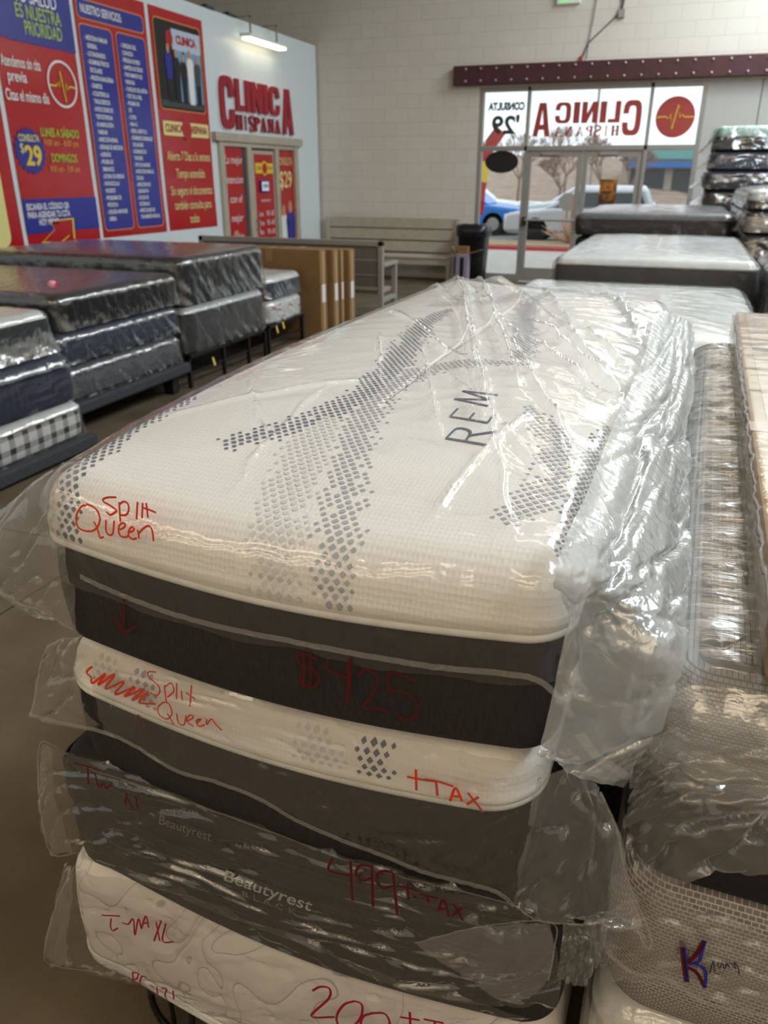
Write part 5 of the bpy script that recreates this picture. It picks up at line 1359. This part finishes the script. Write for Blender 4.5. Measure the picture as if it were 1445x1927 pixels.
def place_seal(keys, parent, base, nm='sealed_edge'):
    parts = [ribbon(SEALS[k][0], SEALS[k][1], 14, base, .0016, i) for i, k in enumerate(keys)]
    V, F = join(parts); mk(nm, V, F, M['seal'], parent, True)


def patches(names, base, seed=50, amp=.008, n=(44, 56), fu=3.5, fv=4.5):
    return join([patch_geo(FILM[k], n[0], n[1], amp, fu, fv, seed + i, base) for i, k in enumerate(names)])


HW, HL = .767, 2.03
# 4: quilted twin
t4 = stack_thing('white swirl-quilted twin mattress at the bottom of the nearest stack', -.13, 0, .19)
mattress(t4, .93, HL, .29, .05, M['quilt'], M['white_fab'], .07, .06, M['white_fab'], 30, 40, 8, 8, lambda V: bow(V + (-.13, 0, 0)) - (-.13, 0, 0), 0.0)
b4 = (-.13, 0, .19)
V, F = join([patch_geo(FILM['front4'], 150, 70, .012, 7, 2.5, 61, b4)])
bag = mk('plastic_bag', V, F, [M['film_front'], M['film_milky']], t4, True, [1 if k % 149 < 28 else 0 for k in range(len(F))])
place_seal(['hem4'], bag, b4)
place_writing('m4', bag, b4)
# 3: black twin with the silver brand lettering
t3 = stack_thing('black mattress with silver brand lettering, third down in the nearest stack', -.09, 0, .485)
b3 = (-.09, 0, .485)
dfm = lambda V: bow(V + (-.09, 0, 0)) - (-.09, 0, 0)
mattress(t3, .89, HL, .255, .165, M['charcoal'], M['heather'], .06, .045, M['heather'], 30, 40, 8, 8, dfm, 0.0)
pp, _, K = loft([(.0 - .005 * math.sin(a), .225 + .004 * math.cos(a)) for a in np.linspace(0, math.pi, 6)], .89, HL, .06, 30, 40, 8)
mk('piping', dfm(pp.reshape(-1, 3)), K, M['heather'], t3, True)
silver = mat('silver_thread', C(176, 174, 170), .5)
dark = M['grey_print']
text('Beautyrest', .036, silver, t3, (.345 + .09, -.031, .632 - .485), (math.pi / 2, 0, math.radians(0)), .158, shear=.3, bold=.0004, name='brand_lettering')
text('BLACK', .018, mat('bronze_thread', C(128, 118, 110), .5), t3, (.35 + .09, -.031, .606 - .485), ON_BACK, .095, spacing=1.7, name='brand_lettering')
text('Beautyrest', .03, mat('dull_thread', C(120, 116, 112), .5), t3, (.20 + .09, -.026, .70 - .485), ON_BACK, .10, shear=.3, name='brand_lettering')
A = patch_geo(FILM['front3'], 190, 110, .015, 5, 2.6, 71, b3, 4); B = patch_geo(FILM['flap3'], 40, 40, .006, 2, 2, 77, b3, 2)
V, F = join([A, B])
bag = mk('plastic_bag', V, F, [M['film_front'], M['film_milky']], t3, True, [1 if k % 189 < 36 else 0 for k in range(len(A[1]))] + [1] * len(B[1]))
place_seal(['m3', 'hem3', 'hem3b'], bag, b3)
place_writing('m3', bag, b3)
# 2: second dotted mattress
t2 = stack_thing('white-banded charcoal mattress with scribbled orange writing, second in the nearest stack', 0, 0, .745)
b2 = (0, 0, .745)
cov2 = mattress(t2, HW, HL, .24, .16, M['knit'], M['heather'], .07, .06, M['white_fab'], 40, 50, 10, 10, bow, 0.0, off=(-.03, 0))
A = patch_geo(FILM['front2'], 150, 60, .007, 5, 2, 81, b2, 2); B = patch_geo(FILM['flare2'], 60, 60, .018, 1.5, 2, 82, b2, 2); D_ = patch_geo(FILM['tail2'], 70, 80, .020, 1.6, 2.2, 83, b2, 3)
V, F = join([A, B, D_])
bag = mk('plastic_bag', V, F, [M['film_front'], M['film_milky']], t2, True, [0] * len(A[1]) + [1] * (len(B[1]) + len(D_[1])))
place_seal(['m2', 'hem2', 'hem2b', 'hem2c'], bag, b2)
place_writing('m2', bag, b2)
# 1: the dotted top mattress
Z1 = .99
t1 = stack_thing('white dotted mattress with charcoal side on top of the nearest stack', 0, 0, Z1)
b1 = (0, 0, Z1)
T1 = .268
cov = mattress(t1, HW, HL, T1, .175, M['knit'], M['heather'], .05, .06, M['white_fab'], 40, 70, 10, 14, lift, .025, off=(-.014, 0))


def top_surface(u, v):
    """Points on the hero cover: v runs back along the top, below r it rolls down over the front edge."""
    r = .06
    u = np.asarray(u, float); v = np.asarray(v, float)
    a = np.clip(r - v, 0, None); ph = np.minimum(a, math.pi * r / 2) / r; ex = np.clip(a - math.pi * r / 2, 0, None)
    y = np.where(v >= r, v, r - r * np.sin(ph)); z = np.where(v >= r, T1, T1 - r + r * np.cos(ph) - ex)
    P = np.stack([u, y, z], -1)
    nrm = np.stack([0 * u, np.where(v >= r, 0, -np.sin(ph)), np.where(v >= r, 1, np.cos(ph))], -1)
    x_ = np.clip((u - r) / (HW - 2 * r), 0, 1); y_ = np.clip((y - r) / (HL - 2 * r), 0, 1); s_ = np.clip((z - (T1 - r)) / r, 0, 1)
    P[..., 2] += .025 * s_ * (1 - (2 * x_ - 1) ** 4) * (1 - (2 * y_ - 1) ** 6)
    return P, nrm


BANDS = [  # polyline (u, v), half width, darkness
    ([(.06, -.06), (.045, .0), (.035, .06), (.025, .14), (.02, .24), (.035, .34)], .036, 2), ([(.012, -.05), (.01, .0), (.012, .03)], .016, 0),
    ([(.395, -.065), (.385, .0), (.356, .115), (.323, .25), (.30, .34)], .05, 0), ([(.475, -.075), (.468, .0), (.449, .07), (.374, .298), (.344, .519), (.407, .715), (.52, .80)], .040, 1),
    ([(.215, .19), (.294, .31), (.321, .472), (.276, .761), (.228, 1.044), (.222, 1.25)], .042, 2), ([(.501, .84), (.49, .959), (.406, 1.348), (.378, 1.675), (.40, 1.834)], .038, 1),
    ([(.745, .05), (.735, .15), (.725, .281), (.72, .428), (.73, .56)], .028, 2), ([(.66, .12), (.69, .25), (.66, .40), (.60, .52)], .045, 1),
    ([(.589, 1.95), (.66, 1.655), (.70, 1.333), (.71, 1.1)], .05, 1), ([(.16, 1.3), (.3, 1.5), (.33, 1.8)], .045, 0)]


SHAPE = [(math.cos(a) * (1 + .18 * math.cos(4 * a)), math.sin(a) * (1 + .18 * math.cos(4 * a))) for a in np.linspace(0, 2 * math.pi, 12, endpoint=False)]
DOTM = [mat('pale_dot', C(212, 210, 208), .8), mat('grey_dot', C(170, 173, 177), .8), mat('blue_grey_dot', C(104, 112, 128), .8)]


def dots(bands, cover, vmin, vmax, surf, seed):
    """Woven dots that follow flowing bands, laid on the cover's own surface."""
    rr = random.Random(seed); out = []
    pl = [(spline(np.array(p), 60), hw, d) for p, hw, d in bands]
    su, sv = .0140, .0100
    for j in range(int(vmin / sv), int(vmax / sv)):
        for i in range(0, 56):
            u = .012 + i * su + (su / 2 if j % 2 else 0) + .0006 * rr.uniform(-1, 1); v = j * sv
            if u > HW - .012: continue
            best = None
            for p, hw, d in pl:
                q = (p - (u, v)); dd = np.sqrt((q ** 2).sum(1)); k = int(dd.argmin())
                f = k / 59; w = hw * (.35 + .65 * math.sin(math.pi * min(max(f * .9 + .1, 0), 1)) ** .6)
                if dd[k] < w and (best is None or dd[k] / w < best[0]): best = (dd[k] / w, d)
            if best and rr.random() > best[0] ** 3 * .75:
                out.append((u, v, .0050 * (1 - .35 * best[0]), best[1]))
    me = cover.data
    tree = BVHTree.FromPolygons([v.co.copy() for v in me.vertices], [tuple(p.vertices) for p in me.polygons])
    V, F, Mi = [], [], []
    for u, v, s, d in out:
        P, nn = surf(np.array([u + s * x * .9 for x, y in SHAPE]), np.array([v + s * y * .85 for x, y in SHAPE]))
        P = lift(P)
        F.append(tuple(range(len(V), len(V) + 12)))
        for p in P:
            co, nrm, _, _ = tree.find_nearest(Vector(p))
            if nrm.dot(co - Vector((HW / 2, HL / 2, .1))) < 0: nrm = -nrm
            V.append(tuple(co + nrm * .0010))
        Mi.append(d)
    return mk('dot_print', np.array(V), F, DOTM, cover, False, Mi)


dots(BANDS, cov, -.055, 1.95, top_surface, 5)


def front_surface(u, v):
    r = .06; z = .24 - r + v
    return np.stack([u, 0 * u + np.where(v > 0, r - np.sqrt(np.clip(r * r - v * v, 0, None)), 0), z], -1), None


dots([([(.135, .05), (.145, .02), (.15, -.01)], .03, 1), ([(.06, .04), (.08, .0)], .03, 0), ([(.43, .04), (.44, .0), (.45, -.03)], .05, 0), ([(.515, .05), (.525, .0), (.535, -.03)], .034, 2)], cov2, -.008, .055, front_surface, 6)

# woven brand letters across the top
def woven(body_strokes, u0, v0, su, sv, w):
    parts = []
    for st in body_strokes:
        S = np.array(st, float); S = spline(S, (len(S) - 1) * 5 + 1) if len(S) > 2 else np.linspace(S[0], S[1], 6)
        u = u0 - S[:, 1] * su; v = v0 + S[:, 0] * sv
        P, nn = top_surface(u, v); t_ = np.gradient(np.stack([u, v], 1), axis=0); t_ /= np.linalg.norm(t_, axis=1)[:, None] + 1e-9
        ww = w * (.55 + .45 * np.abs(t_[:, 0]))[:, None] / 2
        off_ = np.stack([-t_[:, 1], t_[:, 0], 0 * u], 1) * ww
        A = P + off_ + (0, 0, .0012); B_ = P - off_ + (0, 0, .0012); n = len(P); i = np.arange(n - 1)
        parts.append((np.concatenate([A, B_]), np.stack([i, n + i, n + i + 1, i + 1], -1)))
    return parts


LET = {'R': [[(0, 0), (0, 1)], [(0, 1), (.5, .95), (.55, .72), (.4, .55), (0, .52)], [(.3, .52), (.7, 0)]], 'E': [[(0, 0), (0, 1)], [(0, 1), (.5, 1)], [(0, .5), (.4, .5)], [(0, 0), (.5, 0)]],
       'M': [[(0, 0), (.1, 1)], [(.1, 1), (.4, .1)], [(.4, .1), (.7, 1)], [(.7, 1), (.8, 0)]], 'W': [[(0, 1), (.2, 0)], [(.2, 0), (.4, .9)], [(.4, .9), (.6, 0)], [(.6, 0), (.8, 1)]], 'S': [[(.5, .85), (.25, 1), (.05, .8), (.25, .5), (.5, .3), (.3, 0), (0, .15)]]}
pr = []
for ch, u_, v in (('R', .572, .315), ('E', .550, .405), ('M', .530, .485)): pr += woven(LET[ch], u_, v, .062, .085, .007)
for ch, v in (('W', 1.42), ('E', 1.56), ('S', 1.70)): pr += woven(LET[ch], .20, v, .06, .13, .007)
V, F = join(pr); mk('woven_letters', lift(V), F, mat('grey_thread', C(84, 96, 108), .7), cov)

CREASES = [(.033, 2.0, .594, .28, .020, .012), (.06, 1.98, .575, .36, .012, .006), (.11, 2.0, .565, .608, .016, .009), (.099, 1.18, .468, .65, .010, .006), (.156, 1.98, .80, .563, .022, .022), (.019, 1.75, .337, 1.088, .014, .008),
           (.302, .825, .517, .301, .007, .005), (.457, 1.209, .76, .647, .012, .007), (.05, .20, .35, .55, .004, .006), (.3, .05, .26, .45, .004, .004), (.58, .05, .62, .5, .006, .005), (.70, .02, .50, .6, .008, .005), (.73, .3, .45, 1.0, .010, .006), (.6, 1.2, .76, .9, .012, .007), (.55, 1.9, .76, 1.3, .012, .008), (.62, 1.75, .76, 1.15, .010, .006), (.5, 1.0, .75, .62, .009, .006), (.42, .62, .70, .22, .006, .005), (.36, 1.9, .62, 1.0, .010, .007), (.12, .42, .30, .16, .004, .004), (.20, .85, .36, .45, .006, .005), (.64, .55, .74, .12, .007, .005), (.25, 1.5, .5, .95, .008, .006)]
bag_parts = [bag_geo(HW, HL, T1, z0=.118, rc=.055, r=.065, o=.011, top=.006, amp=.006, amp_top=.0032, fs=10., fz=6., shear=.6, ft=(3.5, 4.5), topo=3, seed=91, nx=120, ny=220, nc=14, nside=16, steps=90, creases=CREASES, deform=lift, off=(-.014, 0), right_boost=3.2, crown_h=.025)]
bag_parts.append(patch_geo(FILM['flare1'], 80, 80, .010, 2, 2.5, 92, b1))
nf = len(bag_parts[0][1])
V, F = join(bag_parts)
bag = mk('plastic_bag', V, F, [M['film'], M['film_milky']], t1, True, [0] * nf + [1] * (len(F) - nf))
V, F = patch_geo(FILM['sheet1'], 90, 220, .016, 1.2, 5, 95, b1, 3)
mk('loose_film_side', V, F, M['film_sheet'], bag, True)
place_seal(['m1', 'tag1', 'hem1', 'hem1b'], bag, b1)
place_writing('m1', bag, b1)

# steel frame with hoop feet under the nearest stack
t = stack_thing('black metal bed frame with hoop feet under the nearest stack', 0, 0, 0, 'metal_bed_frame', 'bed frame')
MB().box(-.08, .78, .03, .06, .155, .185).box(-.08, .78, 1.9, 1.93, .155, .185).box(-.08, -.05, .03, 1.93, .155, .185).box(.75, .78, .03, 1.93, .155, .185).box(.33, .36, .03, 1.93, .155, .185).build('rail', M['black_metal'], t, bevel=.004)
for x, y in ((.0, .05), (.62, .05), (.0, 1.85), (.62, 1.85)):
    hoop = [(x + .045 + .05 * math.cos(a) * 1.0, y, .09 + .085 * math.sin(a)) for a in np.linspace(0, 2 * math.pi, 22, endpoint=False)]
    MB().tube(hoop, .007, 8, closed=True).tube([(x + .045, y, .17), (x + .045, y, .012)], .005, 6).build('hoop_foot', M['black_metal'], t, True)
MB().box(.12, .62, .2, .7, .02, .15).build('storage_bin', M['black_plastic'], t, bevel=.02) if False else None
# ------------------------------------------------------------------ stack on its right
KX = .845


def right_mat(label, z0, h, c, p, band, r=.05, dx=0, w=.95, dy=0, l=2.03):
    t = stack_thing(label, KX + dx, dy, z0)
    mattress(t, w, l, h, band, M[c], M[p], .07, min(r, h * .4), None, 24, 40, 8, 8, None, .01)
    return t, (KX + dx, dy, z0)


t, _b = right_mat('black box spring at the bottom of the stack under the long carton', .02, .30, 'black_fabric', 'black_fabric', .2)
t, _b = right_mat('white mattress just below the silver basket-weave one marked K', .33, .27, 'white_fab', 'white_fab', .2)
V, F = bag_geo(.95, 2.03, .27, seed=101, nx=40, ny=40, steps=6, amp=.014); mk('plastic_bag', V, F, M['film_milky'], t, True)
tk, _b = right_mat('silver basket-weave mattress marked with a red and blue letter K', .605, .235, 'silver_weave', 'silver_weave', .1, .05)
V, F = join([patch_geo(FILM['veil2'], 90, 60, .012, 2, 2, 103, _b, 2), patch_geo(FILM['strand'], 40, 50, .012, 3, 4, 104, _b)])
bag = mk('plastic_bag', V, F, M['film_milky'], tk, True)
place_seal(['k'], bag, _b); place_writing('k', bag, _b)
t, _b = right_mat('charcoal mattress in milky plastic just above the one marked K', .845, .15, 'black_fabric', 'black_fabric', .09)
V, F = join([patch_geo(FILM['veil'], 110, 80, .022, 1.5, 3.0, 105, _b, 2)]); mk('plastic_bag', V, F, M['film_milky'], t, True)
t, _b = right_mat('long grey mattress in tightly wrinkled plastic under the flat carton', 1.0, .14, 'grey_weave', 'grey_weave', .06, .06, .0)
V, F = bag_geo(.95, 2.03, .14, z0=.0, seed=107, nx=60, ny=200, nc=12, nside=10, steps=40, amp=.020, amp_top=.014, fs=26., fz=3., shear=.0, ft=(2.0, 26.), r=.065, rc=.09, o=.006, crown_h=.01)
mk('plastic_bag', V, F, M['film_tight'], t, True)

# flat carton wrapped in film lying on it
t = stack_thing('long flat carton wrapped in clear film lying on the wrinkled mattress', .958, .01, 1.158, 'cardboard_box', 'cardboard box')
MB().box(0, .62, 0, 2.1, 0, .072).build('carton', M['card_pale'], t, bevel=.008)
MB().box(.03, .10, -.001, 2.101, -.0, .0735).box(-.0015, .6215, .70, .76, .02, .0735).box(-.0015, .6215, 1.45, 1.50, .02, .0735).build('tape', M['tape'], t)
V, F = bag_geo(.62, 2.1, .073, z0=.0, rc=.014, r=.012, o=.004, top=.003, amp=.006, amp_top=.002, fs=18., fz=20., ft=(5., 7.), seed=111, nx=40, ny=160, nc=4, nside=8, steps=24, crown_h=.0)
mk('wrapping_film', V, F, M['film'], t, True)

# ------------------------------------------------------------------ outside
struct(MB().box(-60, 60, YW + .2, 17.4, -.14, -.02).build('path_outside', M['walk']))
struct(MB().box(-80, 80, 17.4, 20.6, -.2, -.10).build('road_outside', M['walk']))
struct(MB().box(-80, 80, 22.6, 58, -.2, -.10).build('road_far', M['asphalt']))
k = struct(MB().box(-60, 60, 20.6, 20.75, -.2, -.02).build('kerb_outside', M['kerb_red'], bevel=.02))
struct(MB().box(-60, 60, 20.8, 22.6, -.2, .0).build('ground_bed', M['gravel']))
xs = np.linspace(-120, 60, 90); ys = np.linspace(58, 160, 40); X, Y = np.meshgrid(xs, ys)
Z = -.1 + np.clip((Y - 58) / 30, 0, 1) * (3.3 + 1.0 * perlin(X * .05, Y * .05, 2)) * np.clip((4 - X) / 12, .05, 1) + .3 * perlin(X * .4, Y * .4, 5)
i = np.arange(39)[:, None] * 90 + np.arange(89)[None, :]
struct(mk('hill', np.stack([X, Y, Z], -1).reshape(-1, 3), np.stack([i, i + 1, i + 91, i + 90], -1).reshape(-1, 4), M['hill'], None, True))


def car(label, x, y, paint, L=4.5, H=1.5, rz=0.0, nose=1, suv=False):
    t = thing('car', label, 'car', (x, y, -.10), rz, 'cars parked outside')
    W = 1.8; b = MB()
    low = [(-L / 2, .35), (-L / 2, .75), (-L / 2 + .1, .9), (L * .22, .92), (L / 2 - .1, .78), (L / 2, .6), (L / 2, .3), (-L / 2 + .3, .25)]
    b.prism(low, 'y', -W / 2, W / 2); b.build('body', paint, t, bevel=.08, seg=3)
    back = -L * .46 if suv else -L * .34
    cab = [(back, .88), (back + .25, H), (L * .08, H), (L * .27, .9)]
    MB().prism(cab, 'y', -W * .43, W * .43).build('cabin', paint, t, bevel=.07, seg=3)
    gl = mat('car_glass', C(70, 84, 92), .08) if 'car_glass' not in bpy.data.materials else bpy.data.materials['car_glass']
    MB().prism([(back + .18, .95), (back + .36, H - .1), (-L * .06, H - .1), (-L * .06, .95)], 'y', -W * .437, W * .437).prism([(-L * .04, .95), (-L * .04, H - .1), (L * .07, H - .1), (L * .21, .95)], 'y', -W * .437, W * .437).build('side_window', gl, t)
    for wx in (-L * .31, L * .31):
        for wy in (-W / 2 + .02, W / 2 - .22):
            wh = MB().tube([(wx, wy - .02, .34), (wx, wy + .22, .34)], .34, 22).build('wheel', M['rubber'], t)
            MB().tube([(wx, wy - .035, .34), (wx, wy + .2, .34)], .20, 10).build('rim', M['bolt'], wh)
    MB().box(L / 2 - .03, L / 2 + .01, -.75, -.45, .62, .74).box(L / 2 - .03, L / 2 + .01, .45, .75, .62, .74).build('headlight', M['white'], t)
    return t


car('bright blue pickup car parked outside behind the left glass pane', -7.1, 26.3, mat('blue_car_paint', C(28, 120, 205), .25), 5.0, 1.6, 0, suv=True)
car('silver car parked outside behind the left glass door', -2.35, 23.75, mat('silver_car_paint', C(196, 200, 206), .25, metal=.2), 4.7, 1.42, math.pi)
car('white car parked outside behind the blue one', -8.2, 31.5, mat('white_car_paint', C(232, 234, 236), .25), 4.8, 1.6, 0, suv=True)
car('white hatchback car parked outside behind the right glass door', -3.2, 30.0, bpy.data.materials['white_car_paint'], 4.6, 1.42, math.pi, suv=True)
t = thing('yucca_plant', 'spiky dry yucca plant in the gravel bed outside the doors', 'plant', (-2.75, 22.0, 0))
b = MB(); rr = random.Random(9)
for k in range(26):
    a = rr.uniform(0, 6.28); e = rr.uniform(.35, 1.4); L_ = rr.uniform(.6, 1.1)
    d = (math.cos(a) * math.cos(e), math.sin(a) * math.cos(e), math.sin(e))
    b.tube([(0, 0, .02), tuple(L_ * .5 * q for q in d), tuple(L_ * q for q in d)], [.03, .025, .004], 5)
b.build('leaves', mat('dry_yucca', C(196, 160, 136), .8), t)
MB().tube([(0, 0, 0), (.03, 0, .9), (.08, 0, 1.7)], [.04, .03, .01], 6).build('stalk', mat('dry_stalk', C(170, 120, 96), .8), t)
t = thing('road_sign', 'grey back of an octagonal road sign outside the left door', 'road sign', (-2.9, 22.3, -.1))
MB().tube([(0, 0, 0), (0, 0, 1.0)], .03, 8).build('post', M['alu'], t)
MB().prism([(.24 * math.cos(math.pi / 8 + k * math.pi / 4), 1.1 + .24 * math.sin(math.pi / 8 + k * math.pi / 4)) for k in range(8)], 'y', -.045, -.03).build('plate', M['alu'], t)
t = thing('feather_flag', 'red and yellow feather flag standing outside the left window', 'flag', (-4.55, 18.9, -.10))
pole = [(0, 0, 0), (.0, 0, 1.6), (.12, 0, 2.4), (.4, 0, 2.75)]
MB().tube(pole, .014, 6).build('pole', M['grey_print'], t)
V, F = ribbon([(.06, 0, .9), (.10, 0, 1.6), (.22, 0, 2.25), (.5, 0, 2.66)], .26, 8, wave=.02)
mk('banner_cloth', V, F, [M['red'], M['yellow']], t, True, [1 if 7 < k < 13 else 0 for k in range(len(F))])
t = thing('shop_building', 'distant low building with teal roof band and blue awning', 'building', (-1.6, 70, -.1))
MB().box(-3.5, 14, 0, 8, 0, 3.6).build('wall', M['beige_fab'], t)
MB().box(-3.6, 14, -.3, 8, 2.9, 3.7).build('roof_band', mat('teal_band', C(110, 170, 160), .7), t)
MB().box(-3.0, 13, -1.0, 0, 2.3, 2.7).build('awning', mat('blue_awning', C(40, 110, 190), .7), t)
b = MB()
for k in range(5): b.box(-2.8 + k * 3.2, -.2 + k * 3.2, -.05, .05, .5, 2.2)
b.build('window', mat('dark_window', C(60, 70, 80), .2), t)
bmats = [mat('dry_bush', C(168, 132, 120), .9, C(130, 104, 96), 3), mat('bare_tree_bark', C(140, 116, 104), .9)]
rr = random.Random(4)
for k, (x, y, h, l_) in enumerate([(-6.2, 44, 3.2, 'bare tree outside, left of the door frame'), (-4.6, 48, 4.2, 'bare tree outside, behind the street sign'), (-2.9, 46, 3.4, 'bare tree outside, behind the right door poster'), (-9.5, 50, 4.4, 'bare tree outside, farthest left behind the black sticker'), (-7.6, 56, 5.2, 'tallest bare tree outside, above the parked cars')]):
    t = thing('bare_tree', l_, 'tree', (x, y, -.1), 0, 'bare trees outside'); b = MB()
    b.tube([(0, 0, 0), (.05, 0, h * .35)], [.12, .08], 6)
    def grow(p, d, L_, r, lvl):
        q = tuple(a + c * L_ for a, c in zip(p, d)); b.tube([p, q], [r, r * .6], 4)
        if lvl:
            for _ in range(4):
                v = Vector(d) + Vector((rr.uniform(-.8, .8), rr.uniform(-.8, .8), rr.uniform(-.2, .5))); v.normalize(); grow(q, tuple(v), L_ * .68, r * .62, lvl - 1)
    for _ in range(5):
        v = Vector((rr.uniform(-1, 1), rr.uniform(-1, 1), 1.2)).normalized(); grow((.05, 0, h * .33), tuple(v), h * .25, .05, 3)
    b.build('branches', bmats[1], t)
t = thing('lamp_post', 'tall double-headed lamp post in the car park', 'lamp post', (-6.6, 62, -.1))
MB().tube([(0, 0, 0), (0, 0, 7.2)], .09, 8).build('pole', M['alu'], t)
MB().box(-1.1, 1.1, -.1, .1, 7.2, 7.32).build('lamp_head', M['alu'], t)

set_group(['plaid', 'navy blue', 'navy one', 'pink ball', 'directly on the upholstered', 'one yellow tag', 'clinic wall', 'small white mattress', 'small navy'], 'bagged mattresses along the clinic wall')
set_group(['nearest stack'], 'mattresses of the nearest stack')
set_group(['marked K', 'letter K', 'under the flat carton', 'under the long carton'], 'mattresses under the long carton')
set_group(['blank white', 'brown-sided', 'dark brown side', 'near the door', 'near the glass doors', 'tall ', 'short pile', 'right edge', 'right frame edge', 'white-topped pile'], 'mattress piles towards the glass doors')
